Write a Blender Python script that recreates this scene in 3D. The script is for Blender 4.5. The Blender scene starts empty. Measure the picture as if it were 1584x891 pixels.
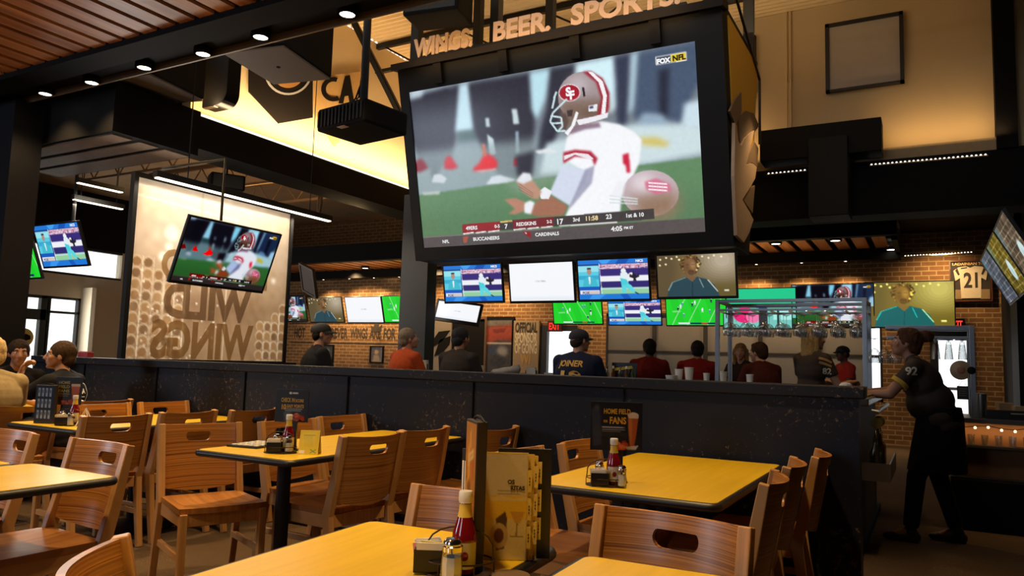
import bpy, bmesh, math, random
import numpy as np
from mathutils import Vector, Matrix, Euler
from mathutils.bvhtree import BVHTree

S = bpy.context.scene
C = S.collection
R = math.radians
PI = math.pi
random.seed(7)

# ---------------------------------------------------------------- camera model
FPX, YAW, PITCH, ROLL = 1171.74, R(28.989), R(5.532), R(-1.6666)
EYE = 1.25
def _cam_axes():
    c, s = math.cos(YAW), math.sin(YAW)
    F = Vector((-s*math.cos(PITCH), c*math.cos(PITCH), math.sin(PITCH)))
    Rt = Vector((c, s, 0)); D = -Rt.cross(F)
    cr, sr = math.cos(ROLL), math.sin(ROLL)
    return cr*Rt+sr*D, cr*D-sr*Rt, F
CR, CD, CF = _cam_axes()
def ray(px, py): return CR*((px-792)/FPX)+CD*((py-445.5)/FPX)+CF
def at(px, py, X=None, Y=None, Z=None):
    """world point where the sight line of a photo pixel meets a plane of the room"""
    r = ray(px, py); o = Vector((0, 0, EYE))
    if Y is not None: return o+r*(Y/r.y)
    if X is not None: return o+r*(X/r.x)
    return o+r*((Z-EYE)/r.z)
cam = bpy.data.cameras.new('camera'); cam.sensor_width = 36; cam.lens = FPX/1584*36
cam.clip_start = .02; cam.clip_end = 200
co = bpy.data.objects.new('camera', cam); C.objects.link(co)
mw = Matrix.Identity(4)
for i, a in enumerate((CR, -CD, -CF)):
    for k in range(3): mw[k][i] = a[k]
mw[2][3] = EYE
co.matrix_world = mw
S.camera = co

# ---------------------------------------------------------------- materials
def srgb(c):
    return tuple((v/255/12.92 if v/255 <= .04045 else ((v/255+.055)/1.055)**2.4) for v in c)
MATS = {}
def nd(nt, typ, **kw):
    n = nt.nodes.new(typ)
    for k, v in kw.items():
        if k in n.inputs: n.inputs[k].default_value = v
        else: setattr(n, k, v)
    return n
def mat(name, col=(.5,.5,.5), rough=.5, metal=0., vary=.12, scale=14., emit=None, strength=0., spec=.5, bump=0., coat=0.):
    if name in MATS: return MATS[name]
    m = bpy.data.materials.new(name); m.use_nodes = True; nt = m.node_tree
    b = nt.nodes['Principled BSDF']
    b.inputs['Roughness'].default_value = rough; b.inputs['Metallic'].default_value = metal
    b.inputs['Specular IOR Level'].default_value = spec
    b.inputs['Coat Weight'].default_value = coat
    tc = nd(nt, 'ShaderNodeTexCoord'); nz = nd(nt, 'ShaderNodeTexNoise'); nz.inputs['Scale'].default_value = scale
    nz.inputs['Detail'].default_value = 3
    nt.links.new(tc.outputs['Object'], nz.inputs['Vector'])
    mx = nd(nt, 'ShaderNodeMix', data_type='RGBA')
    mx.inputs[6].default_value = tuple(max(0, v*(1-vary)) for v in col)+(1,)
    mx.inputs[7].default_value = tuple(min(1, v*(1+vary)) for v in col)+(1,)
    nt.links.new(nz.outputs['Fac'], mx.inputs[0]); nt.links.new(mx.outputs[2], b.inputs['Base Color'])
    if bump:
        bp = nd(nt, 'ShaderNodeBump', Strength=bump, Distance=.01)
        nt.links.new(nz.outputs['Fac'], bp.inputs['Height']); nt.links.new(bp.outputs['Normal'], b.inputs['Normal'])
    if emit is not None:
        b.inputs['Emission Color'].default_value = tuple(emit)+(1,); b.inputs['Emission Strength'].default_value = strength
    MATS[name] = m; return m
def wood(name, c0, c1, axis='z', freq=70., rough=.38, stretch=1.2, coat=.15):
    """timber whose grain lines alternate along the given axis"""
    if name in MATS: return MATS[name]
    m = bpy.data.materials.new(name); m.use_nodes = True; nt = m.node_tree; b = nt.nodes['Principled BSDF']
    tc = nd(nt, 'ShaderNodeTexCoord'); mp = nd(nt, 'ShaderNodeMapping')
    sc = {'x': (freq, stretch, stretch), 'y': (stretch, freq, stretch), 'z': (stretch, stretch, freq)}[axis]
    mp.inputs['Scale'].default_value = sc
    nt.links.new(tc.outputs['Object'], mp.inputs['Vector'])
    oi = nd(nt, 'ShaderNodeObjectInfo'); ad = nd(nt, 'ShaderNodeVectorMath', operation='ADD')
    nt.links.new(mp.outputs['Vector'], ad.inputs[0]); nt.links.new(oi.outputs['Random'], ad.inputs[1])
    nz = nd(nt, 'ShaderNodeTexNoise'); nz.inputs['Scale'].default_value = 1.; nz.inputs['Detail'].default_value = 4; nz.inputs['Roughness'].default_value = .6
    nt.links.new(ad.outputs[0], nz.inputs['Vector'])
    cr = nd(nt, 'ShaderNodeValToRGB'); e = cr.color_ramp.elements
    e[0].position = .36; e[0].color = tuple(c0)+(1,); e[1].position = .62; e[1].color = tuple(c1)+(1,)
    nt.links.new(nz.outputs['Fac'], cr.inputs['Fac']); nt.links.new(cr.outputs['Color'], b.inputs['Base Color'])
    b.inputs['Roughness'].default_value = rough; b.inputs['Coat Weight'].default_value = coat; b.inputs['Coat Roughness'].default_value = .25
    MATS[name] = m; return m
def emis(name, col, strength=1.):
    if name in MATS: return MATS[name]
    m = bpy.data.materials.new(name); m.use_nodes = True; nt = m.node_tree; nt.nodes.clear()
    o = nd(nt, 'ShaderNodeOutputMaterial'); e = nd(nt, 'ShaderNodeEmission', Strength=strength)
    e.inputs['Color'].default_value = tuple(col)+(1,)
    nt.links.new(e.outputs[0], o.inputs[0]); MATS[name] = m; return m
def attr_emis(name, strength=1.):
    if name in MATS: return MATS[name]
    m = bpy.data.materials.new(name); m.use_nodes = True; nt = m.node_tree; nt.nodes.clear()
    o = nd(nt, 'ShaderNodeOutputMaterial'); e = nd(nt, 'ShaderNodeEmission', Strength=strength)
    a = nd(nt, 'ShaderNodeAttribute', attribute_name='Col'); g = nd(nt, 'ShaderNodeBsdfGlossy', Roughness=.25)
    g.inputs['Color'].default_value = (.03, .03, .03, 1); s = nd(nt, 'ShaderNodeAddShader')
    nt.links.new(a.outputs['Color'], e.inputs['Color']); nt.links.new(e.outputs[0], s.inputs[0]); nt.links.new(g.outputs[0], s.inputs[1])
    nt.links.new(s.outputs[0], o.inputs[0]); MATS[name] = m; return m
def attr_mat(name, rough=.5, coat=0., transl=0.):
    if name in MATS: return MATS[name]
    m = bpy.data.materials.new(name); m.use_nodes = True; nt = m.node_tree; b = nt.nodes['Principled BSDF']
    a = nd(nt, 'ShaderNodeAttribute', attribute_name='Col'); nt.links.new(a.outputs['Color'], b.inputs['Base Color'])
    b.inputs['Roughness'].default_value = rough; b.inputs['Coat Weight'].default_value = coat
    if transl:
        t = nd(nt, 'ShaderNodeBsdfTranslucent'); nt.links.new(a.outputs['Color'], t.inputs['Color'])
        x = nd(nt, 'ShaderNodeMixShader'); x.inputs[0].default_value = transl
        nt.links.new(b.outputs[0], x.inputs[1]); nt.links.new(t.outputs[0], x.inputs[2])
        nt.links.new(x.outputs[0], nt.nodes['Material Output'].inputs[0])
    MATS[name] = m; return m
def transl(name, col, fac=.6):
    if name in MATS: return MATS[name]
    m = mat(name, col, .7); nt = m.node_tree; b = nt.nodes['Principled BSDF']
    t = nd(nt, 'ShaderNodeBsdfTranslucent'); t.inputs['Color'].default_value = tuple(col)+(1,)
    x = nd(nt, 'ShaderNodeMixShader'); x.inputs[0].default_value = fac
    nt.links.new(b.outputs[0], x.inputs[1]); nt.links.new(t.outputs[0], x.inputs[2])
    nt.links.new(x.outputs[0], nt.nodes['Material Output'].inputs[0]); return m
def glass(name, col=(.95,.97,.97), gloss=.18, rough=.03):
    """thin clear glass: see-through with a mirror sheen that grows at grazing angles"""
    if name in MATS: return MATS[name]
    m = bpy.data.materials.new(name); m.use_nodes = True; nt = m.node_tree; nt.nodes.clear()
    o = nd(nt, 'ShaderNodeOutputMaterial'); t = nd(nt, 'ShaderNodeBsdfTransparent'); t.inputs['Color'].default_value = tuple(col)+(1,)
    g = nd(nt, 'ShaderNodeBsdfGlossy', Roughness=rough); l = nd(nt, 'ShaderNodeLayerWeight', Blend=.35)
    mm = nd(nt, 'ShaderNodeMath', operation='MULTIPLY_ADD'); mm.inputs[1].default_value = .6; mm.inputs[2].default_value = gloss*.4
    x = nd(nt, 'ShaderNodeMixShader')
    nt.links.new(l.outputs['Facing'], mm.inputs[0]); nt.links.new(mm.outputs[0], x.inputs[0])
    nt.links.new(t.outputs[0], x.inputs[1]); nt.links.new(g.outputs[0], x.inputs[2]); nt.links.new(x.outputs[0], o.inputs[0])
    MATS[name] = m; return m
def brick(name, c1, c2, mortar, sx=2.3, rough=.85):
    if name in MATS: return MATS[name]
    m = bpy.data.materials.new(name); m.use_nodes = True; nt = m.node_tree; b = nt.nodes['Principled BSDF']
    tc = nd(nt, 'ShaderNodeTexCoord'); sp = nd(nt, 'ShaderNodeSeparateXYZ'); cb = nd(nt, 'ShaderNodeCombineXYZ')
    nt.links.new(tc.outputs['Object'], sp.inputs[0]); nt.links.new(sp.outputs['X'], cb.inputs['X']); nt.links.new(sp.outputs['Z'], cb.inputs['Y'])
    br = nd(nt, 'ShaderNodeTexBrick', Scale=1.); br.inputs['Brick Width'].default_value = .23; br.inputs['Row Height'].default_value = .082
    br.inputs['Mortar Size'].default_value = .009; br.inputs['Color1'].default_value = c1+(1,); br.inputs['Color2'].default_value = c2+(1,)
    br.inputs['Mortar'].default_value = mortar+(1,); br.inputs['Bias'].default_value = -.1
    nt.links.new(cb.outputs[0], br.inputs['Vector'])
    nz = nd(nt, 'ShaderNodeTexNoise'); nz.inputs['Scale'].default_value = 9.; nt.links.new(tc.outputs['Object'], nz.inputs['Vector'])
    mx = nd(nt, 'ShaderNodeMix', data_type='RGBA', blend_type='MULTIPLY'); mx.inputs[0].default_value = .55
    nt.links.new(br.outputs['Color'], mx.inputs[6]); nt.links.new(nz.outputs['Fac'], mx.inputs[7])
    nt.links.new(mx.outputs[2], b.inputs['Base Color']); b.inputs['Roughness'].default_value = rough
    bp = nd(nt, 'ShaderNodeBump', Strength=.5, Distance=.01); bp.invert = True
    nt.links.new(br.outputs['Fac'], bp.inputs['Height']); nt.links.new(bp.outputs['Normal'], b.inputs['Normal'])
    MATS[name] = m; return m
def speckle(name, base, spot, scale=22., thr=.68, rough=.6, spec=.4):
    """dark paint with worn flecks"""
    if name in MATS: return MATS[name]
    m = mat(name, base, rough, spec=spec); nt = m.node_tree; b = nt.nodes['Principled BSDF']
    src = b.inputs['Base Color'].links[0].from_socket
    tc = nd(nt, 'ShaderNodeTexCoord'); n1 = nd(nt, 'ShaderNodeTexNoise'); n1.inputs['Scale'].default_value = scale; n1.inputs['Detail'].default_value = 6; n1.inputs['Roughness'].default_value = .75
    n2 = nd(nt, 'ShaderNodeTexNoise'); n2.inputs['Scale'].default_value = 1.6; n2.inputs['Detail'].default_value = 2
    nt.links.new(tc.outputs['Object'], n1.inputs['Vector']); nt.links.new(tc.outputs['Object'], n2.inputs['Vector'])
    mu = nd(nt, 'ShaderNodeMath', operation='MULTIPLY_ADD'); mu.inputs[1].default_value = .35
    nt.links.new(n2.outputs['Fac'], mu.inputs[0]); nt.links.new(n1.outputs['Fac'], mu.inputs[2])
    cr = nd(nt, 'ShaderNodeValToRGB'); cr.color_ramp.elements[0].position = thr+.12; cr.color_ramp.elements[1].position = thr+.2
    nt.links.new(mu.outputs[0], cr.inputs['Fac'])
    mx = nd(nt, 'ShaderNodeMix', data_type='RGBA'); mx.inputs[7].default_value = spot+(1,)
    nt.links.new(cr.outputs['Color'], mx.inputs[0]); nt.links.new(src, mx.inputs[6]); nt.links.new(mx.outputs[2], b.inputs['Base Color'])
    return m

# ---------------------------------------------------------------- mesh building
class MB:
    def __init__(s): s.v, s.f, s.m, s.c, s.M, s.cur, s.col = [], [], [], [], Matrix.Identity(4), 0, None
    def add(s, vs, fs, col=None):
        o = len(s.v)
        s.v += [tuple(s.M @ Vector(p)) for p in vs]
        s.f += [tuple(o+i for i in f) for f in fs]; s.m += [s.cur]*len(fs)
        s.c += [col or s.col]*len(vs); return s
    def box(s, x0, x1, y0, y1, z0, z1):
        return s.add([(x0,y0,z0),(x1,y0,z0),(x1,y1,z0),(x0,y1,z0),(x0,y0,z1),(x1,y0,z1),(x1,y1,z1),(x0,y1,z1)],
                     [(3,2,1,0),(4,5,6,7),(0,1,5,4),(1,2,6,5),(2,3,7,6),(3,0,4,7)])
    def cyl(s, p0, p1, r0, r1=None, n=14, caps=True):
        r1 = r0 if r1 is None else r1
        p0, p1 = Vector(p0), Vector(p1); d = (p1-p0).normalized()
        a = d.orthogonal().normalized(); b = d.cross(a)
        vs = [p0+(a*math.cos(t)+b*math.sin(t))*r0 for t in (2*PI*i/n for i in range(n))]
        vs += [p1+(a*math.cos(t)+b*math.sin(t))*r1 for t in (2*PI*i/n for i in range(n))]
        fs = [(i,(i+1)%n,n+(i+1)%n,n+i) for i in range(n)]
        if caps: fs += [tuple(reversed(range(n))), tuple(range(n,2*n))]
        return s.add(vs, fs)
    def tube(s, pts, r, n=8, closed=False):
        pts = [Vector(p) for p in pts]; k = len(pts); vs = []; fs = []
        prev = None
        for i, p in enumerate(pts):
            if closed: d = pts[(i+1)%k]-pts[i-1]
            else: d = pts[min(i+1,k-1)]-pts[max(i-1,0)]
            d.normalize()
            if prev is None: a = d.orthogonal().normalized()
            else:
                a = prev-d*prev.dot(d); a = a.normalized() if a.length > 1e-6 else d.orthogonal().normalized()
            prev = a; b = d.cross(a)
            vs += [p+(a*math.cos(2*PI*j/n)+b*math.sin(2*PI*j/n))*r for j in range(n)]
        for i in range(k if closed else k-1):
            q = (i+1) % k
            fs += [(i*n+j, i*n+(j+1)%n, q*n+(j+1)%n, q*n+j) for j in range(n)]
        if not closed: fs += [tuple(reversed(range(n))), tuple((k-1)*n+j for j in range(n))]
        return s.add(vs, fs)
    def lathe(s, prof, n=20, c=(0,0,0), cap=True):
        vs, fs = [], []
        for r, z in prof: vs += [(c[0]+r*math.cos(2*PI*j/n), c[1]+r*math.sin(2*PI*j/n), c[2]+z) for j in range(n)]
        for i in range(len(prof)-1): fs += [(i*n+j, i*n+(j+1)%n, (i+1)*n+(j+1)%n, (i+1)*n+j) for j in range(n)]
        if cap: fs += [tuple(reversed(range(n))), tuple((len(prof)-1)*n+j for j in range(n))]
        return s.add(vs, fs)
    def prism(s, poly, axis, a0, a1):
        """extrude a 2-D outline along x, y or z"""
        n = len(poly)
        def P(p, a): return {'x': (a,p[0],p[1]), 'y': (p[0],a,p[1]), 'z': (p[0],p[1],a)}[axis]
        vs = [P(p,a0) for p in poly]+[P(p,a1) for p in poly]
        return s.add(vs, [tuple(reversed(range(n))), tuple(range(n,2*n))]+[(i,(i+1)%n,n+(i+1)%n,n+i) for i in range(n)])
    def sweep(s, pts, wx, wy):
        """rectangular bar following points in the y-z plane; wx across, wy deep"""
        vs, fs = [], []
        k = len(pts)
        for i, p in enumerate(pts):
            d = Vector(pts[min(i+1,k-1)])-Vector(pts[max(i-1,0)]); d.normalize()
            b = Vector((1,0,0)).cross(d)
            w = wy[i] if isinstance(wy, (list,tuple)) else wy
            P = Vector(p)
            vs += [P-Vector((wx/2,0,0))-b*w/2, P+Vector((wx/2,0,0))-b*w/2, P+Vector((wx/2,0,0))+b*w/2, P-Vector((wx/2,0,0))+b*w/2]
        for i in range(k-1): fs += [(i*4+j, i*4+(j+1)%4, i*4+4+(j+1)%4, i*4+4+j) for j in range(4)]
        fs += [(3,2,1,0), tuple((k-1)*4+j for j in range(4))]
        return s.add(vs, fs)
    def ball(s, c, r, n=16, m=10, rot=None):
        r = (r,r,r) if not isinstance(r,(tuple,list)) else r
        vs = [Vector((0,0,-1))]; fs = []
        for i in range(1,m):
            t = PI*i/m-PI/2
            vs += [Vector((math.cos(t)*math.cos(2*PI*j/n), math.cos(t)*math.sin(2*PI*j/n), math.sin(t))) for j in range(n)]
        vs.append(Vector((0,0,1)))
        fs += [(0, 1+(j+1)%n, 1+j) for j in range(n)]
        for i in range(m-2): fs += [(1+i*n+j, 1+i*n+(j+1)%n, 1+(i+1)*n+(j+1)%n, 1+(i+1)*n+j) for j in range(n)]
        L = len(vs)-1; fs += [(L, 1+(m-2)*n+j, 1+(m-2)*n+(j+1)%n) for j in range(n)]
        out = []
        for v in vs:
            p = Vector((v.x*r[0], v.y*r[1], v.z*r[2]))
            if rot is not None: p = rot @ p
            out.append(p+Vector(c))
        return s.add(out, fs)
    def cap(s, p0, p1, r0, r1):
        s.cyl(p0,p1,r0,r1,14); s.ball(p0,r0,14,8); s.ball(p1,r1,14,8); return s
    def mesh(s, name, mats):
        me = bpy.data.meshes.new(name); me.from_pydata(s.v, [], s.f)
        for m in mats: me.materials.append(m)
        if len(mats) > 1: me.polygons.foreach_set('material_index', s.m)
        if any(c is not None for c in s.c):
            a = me.color_attributes.new('Col', 'FLOAT_COLOR', 'POINT')
            a.data.foreach_set('color', [x for c in s.c for x in (tuple(c or (.5,.5,.5))[:3]+(1,))])
        me.update(); return me
    def build(s, name, mats, parent=None, bevel=0, smooth=None, seg=2, loc=None, fix=True):
        if not isinstance(mats, (list,tuple)): mats = [mats]
        me = s.mesh(name, mats)
        if fix:
            bm = bmesh.new(); bm.from_mesh(me); bmesh.ops.recalc_face_normals(bm, faces=bm.faces); bm.to_mesh(me); bm.free()
        o = bpy.data.objects.new(name, me); C.objects.link(o)
        if parent is not None: o.parent = parent
        if loc is not None: o.location = loc
        if bevel:
            md = o.modifiers.new('bevel', 'BEVEL'); md.width = bevel; md.segments = seg; md.limit_method = 'ANGLE'; md.angle_limit = R(40)
        if smooth is not None: smooth_by_angle(me, smooth)
        return o
def smooth_by_angle(me, deg):
    me.polygons.foreach_set('use_smooth', [True]*len(me.polygons))
    if deg < 180:
        bm = bmesh.new(); bm.from_mesh(me)
        for e in bm.edges:
            if len(e.link_faces) == 2 and e.calc_face_angle(0) > R(deg): e.smooth = False
        bm.to_mesh(me); bm.free()
def tag(o, label, cat, group=None):
    o['label'] = label; o['category'] = cat
    if group: o['group'] = group
    return o
def thing(name, label, cat, loc=(0,0,0), rz=0, group=None):
    o = bpy.data.objects.new(name, None); o.empty_display_size = .1; C.objects.link(o)
    o.location = loc; o.rotation_euler = (0,0,rz); return tag(o, label, cat, group)
def struct(o): o['kind'] = 'structure'; return o
def dup(root, loc, rz, label, group=None, rot=None):
    r = root.copy(); C.objects.link(r); r.location = loc; r.rotation_euler = rot or (0,0,rz); r['label'] = label
    if group: r['group'] = group
    for ch in list(root.children):
        c = ch.copy(); C.objects.link(c); c.parent = r
        for g in list(ch.children):
            d = g.copy(); C.objects.link(d); d.parent = c
    return r

# ---------------------------------------------------------------- lettering
_TX = {}
def text_geo(s, size=1., bold=.0, extrude=0., narrow=1.):
    """flat or raised letters in the x-z plane, left end and baseline at the origin: (verts, faces, width)"""
    k = (s, bold, extrude)
    if k not in _TX:
        cu = bpy.data.curves.new('t', 'FONT'); cu.body = s; cu.size = 1.; cu.offset = bold; cu.extrude = extrude; cu.resolution_u = 3
        ob = bpy.data.objects.new('t', cu); C.objects.link(ob)
        bpy.context.view_layer.update()
        me = ob.evaluated_get(bpy.context.evaluated_depsgraph_get()).to_mesh()
        vs = [tuple(v.co) for v in me.vertices]; fs = [tuple(p.vertices) for p in me.polygons]
        bpy.data.objects.remove(ob); bpy.data.curves.remove(cu)
        _TX[k] = (vs, fs)
    vs, fs = _TX[k]
    w = (max(v[0] for v in vs) if vs else 0)
    return [(v[0]*size*narrow, -v[2]*size, v[1]*size) for v in vs], fs, w*size*narrow
def put_text(mb, s, x, z, size, col=None, y=0., bold=.0, align='l', width=None, slope=0., mirror=False, extrude=0.):
    """letters facing -y at (x, y, z) of the mesh builder; width squeezes them"""
    vs, fs, w = text_geo(s, size, bold, extrude)
    k = 1. if width is None or w == 0 else width/w
    W = w*k; ox = x-(W/2 if align == 'c' else W if align == 'r' else 0)
    out = []
    for a, b, c in vs:
        a *= k
        if mirror: a = W-a
        out.append((ox+a, y+b, z+c+slope*a))
    mb.add(out, [tuple(reversed(f)) for f in fs] if mirror else fs, col)
    return W

# ---------------------------------------------------------------- pictures on screens and cards
class Img:
    """a small raster picture, drawn with polygons and ellipses in any four-corner frame"""
    def __init__(s, w, h, col=(0,0,0), quad=None):
        s.w, s.h = w, h; s.a = np.zeros((h,w,3)); s.a[:] = np.array(col)/255.
        s.X, s.Y = np.meshgrid((np.arange(w)+.5)/w, (np.arange(h)+.5)/h)
        s.Hm = None
        if quad:
            A = []; bb = []
            for (x,y),(u,v) in zip(quad, ((0,0),(1,0),(1,1),(0,1))):
                A.append([x,y,1,0,0,0,-u*x,-u*y]); bb.append(u)
                A.append([0,0,0,x,y,1,-v*x,-v*y]); bb.append(v)
            s.Hm = np.append(np.linalg.solve(np.array(A,float), np.array(bb,float)), 1).reshape(3,3)
    def uv(s, p):
        if s.Hm is None: return p
        q = s.Hm @ np.array([p[0],p[1],1.]); return q[0]/q[2], q[1]/q[2]
    def mix(s, mask, col):
        s.a = s.a*(1-mask[...,None])+np.array(col)/255.*mask[...,None]
    def poly(s, pts, col, alpha=1., soft=0):
        P = [s.uv(p) for p in pts]; n = len(P); acc = np.zeros((s.h,s.w))
        for dx, dy in ((-.25,-.25),(.25,-.25),(-.25,.25),(.25,.25)):
            X, Y = s.X+dx/s.w, s.Y+dy/s.h; ins = np.zeros((s.h,s.w),bool)
            for i in range(n):
                (x0,y0),(x1,y1) = P[i],P[i-1]
                c = ((y0>Y)!=(y1>Y))
                with np.errstate(divide='ignore',invalid='ignore'): ins ^= c & (X < (x1-x0)*(Y-y0)/(y1-y0+1e-12)+x0)
            acc += ins
        acc = acc/4.
        if soft: acc = blur(acc, soft)
        s.mix(acc*alpha, col); return s
    def ell(s, c, rx, ry, col, alpha=1., soft=0, rot=0.):
        return s.poly([(c[0]+rx*math.cos(t)*math.cos(rot)-ry*math.sin(t)*math.sin(rot), c[1]+rx*math.cos(t)*math.sin(rot)+ry*math.sin(t)*math.cos(rot)) for t in (2*PI*i/28 for i in range(28))], col, alpha, soft)
    def line(s, p, q, w, col, alpha=1., soft=0):
        d = np.array(q,float)-np.array(p,float); n = np.array([-d[1],d[0]]); n = n/np.linalg.norm(n)*w/2
        p = np.array(p,float); q = np.array(q,float)
        return s.poly([tuple(p+n),tuple(q+n),tuple(q-n),tuple(p-n)], col, alpha, soft)
    def rect(s, x0, y0, x1, y1, col, alpha=1., soft=0): return s.poly([(x0,y0),(x1,y0),(x1,y1),(x0,y1)], col, alpha, soft)
    def noise(s, amp, seed=1, sm=0):
        r = np.random.RandomState(seed).randn(s.h,s.w)
        if sm: r = blur(r, sm)*sm*1.5
        s.a = np.clip(s.a+amp*r[...,None], 0, 1); return s
    def blur(s, k):
        for i in range(3): s.a[...,i] = blur(s.a[...,i], k)
        return s
    def grid(s, mb, W, H, y=0., x0=None, z0=None, f=None):
        """the picture as a colour-per-vertex sheet facing -y, centred unless x0, z0 give its lower left corner"""
        x0 = -W/2 if x0 is None else x0; z0 = -H/2 if z0 is None else z0
        a = np.clip(s.a, 0, 1); a = np.where(a <= .04045, a/12.92, ((a+.055)/1.055)**2.4)
        if f is not None: a = f(a)
        a = np.pad(a, ((0,1),(0,1),(0,0)), mode='edge'); h, w = s.h+1, s.w+1
        o = len(mb.v)
        mb.v += [tuple(mb.M @ Vector((x0+W*i/s.w, y, z0+H*(1-j/s.h)))) for j in range(h) for i in range(w)]
        mb.c += [tuple(a[j,i]) for j in range(h) for i in range(w)]
        fs = [(o+j*w+i, o+(j+1)*w+i, o+(j+1)*w+i+1, o+j*w+i+1) for j in range(s.h) for i in range(s.w)]
        mb.f += fs; mb.m += [mb.cur]*len(fs); return mb
def blur(a, k):
    k = int(k); ker = np.ones(2*k+1)/(2*k+1)
    for _ in range(2):
        p = np.pad(a, ((k,k),(0,0)), mode='edge'); a = np.apply_along_axis(lambda v: np.convolve(v, ker, 'valid'), 0, p)
        p = np.pad(a, ((0,0),(k,k)), mode='edge'); a = np.apply_along_axis(lambda v: np.convolve(v, ker, 'valid'), 1, p)
    return a
def L(r, g, b): return srgb((r,g,b))
# ---------------------------------------------------------------- what the screens show
SCR = attr_emis('screen_light', 1.)
CASE = mat('tv_case_black', (.006,.006,.007), .35)
STEEL = mat('brushed_steel', (.42,.42,.43), .32, .9)
DKMETAL = mat('black_metal', (.007,.0065,.0065), .5, 0., spec=.3)
BLACK = mat('matt_black', (.0055,.005,.0056), .7, spec=.12)
W0, H0 = 1.6, .9            # every screen sheet is made at this size and scaled with its set
def sheet_text(mb, im, s, p, q, col, bold=.03, hgt=None):
    """letters between two points of the picture (baseline left and right)"""
    a, b = im.uv(p), im.uv(q)
    x0, x1 = -W0/2+a[0]*W0, -W0/2+b[0]*W0; z = H0/2-a[1]*H0
    w1 = text_geo(s, 1., bold)[2]
    size = hgt*H0/.72 if hgt else (x1-x0)/w1
    put_text(mb, s, x0, z, size, srgb(col), y=-.004, bold=bold, width=x1-x0)

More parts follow.
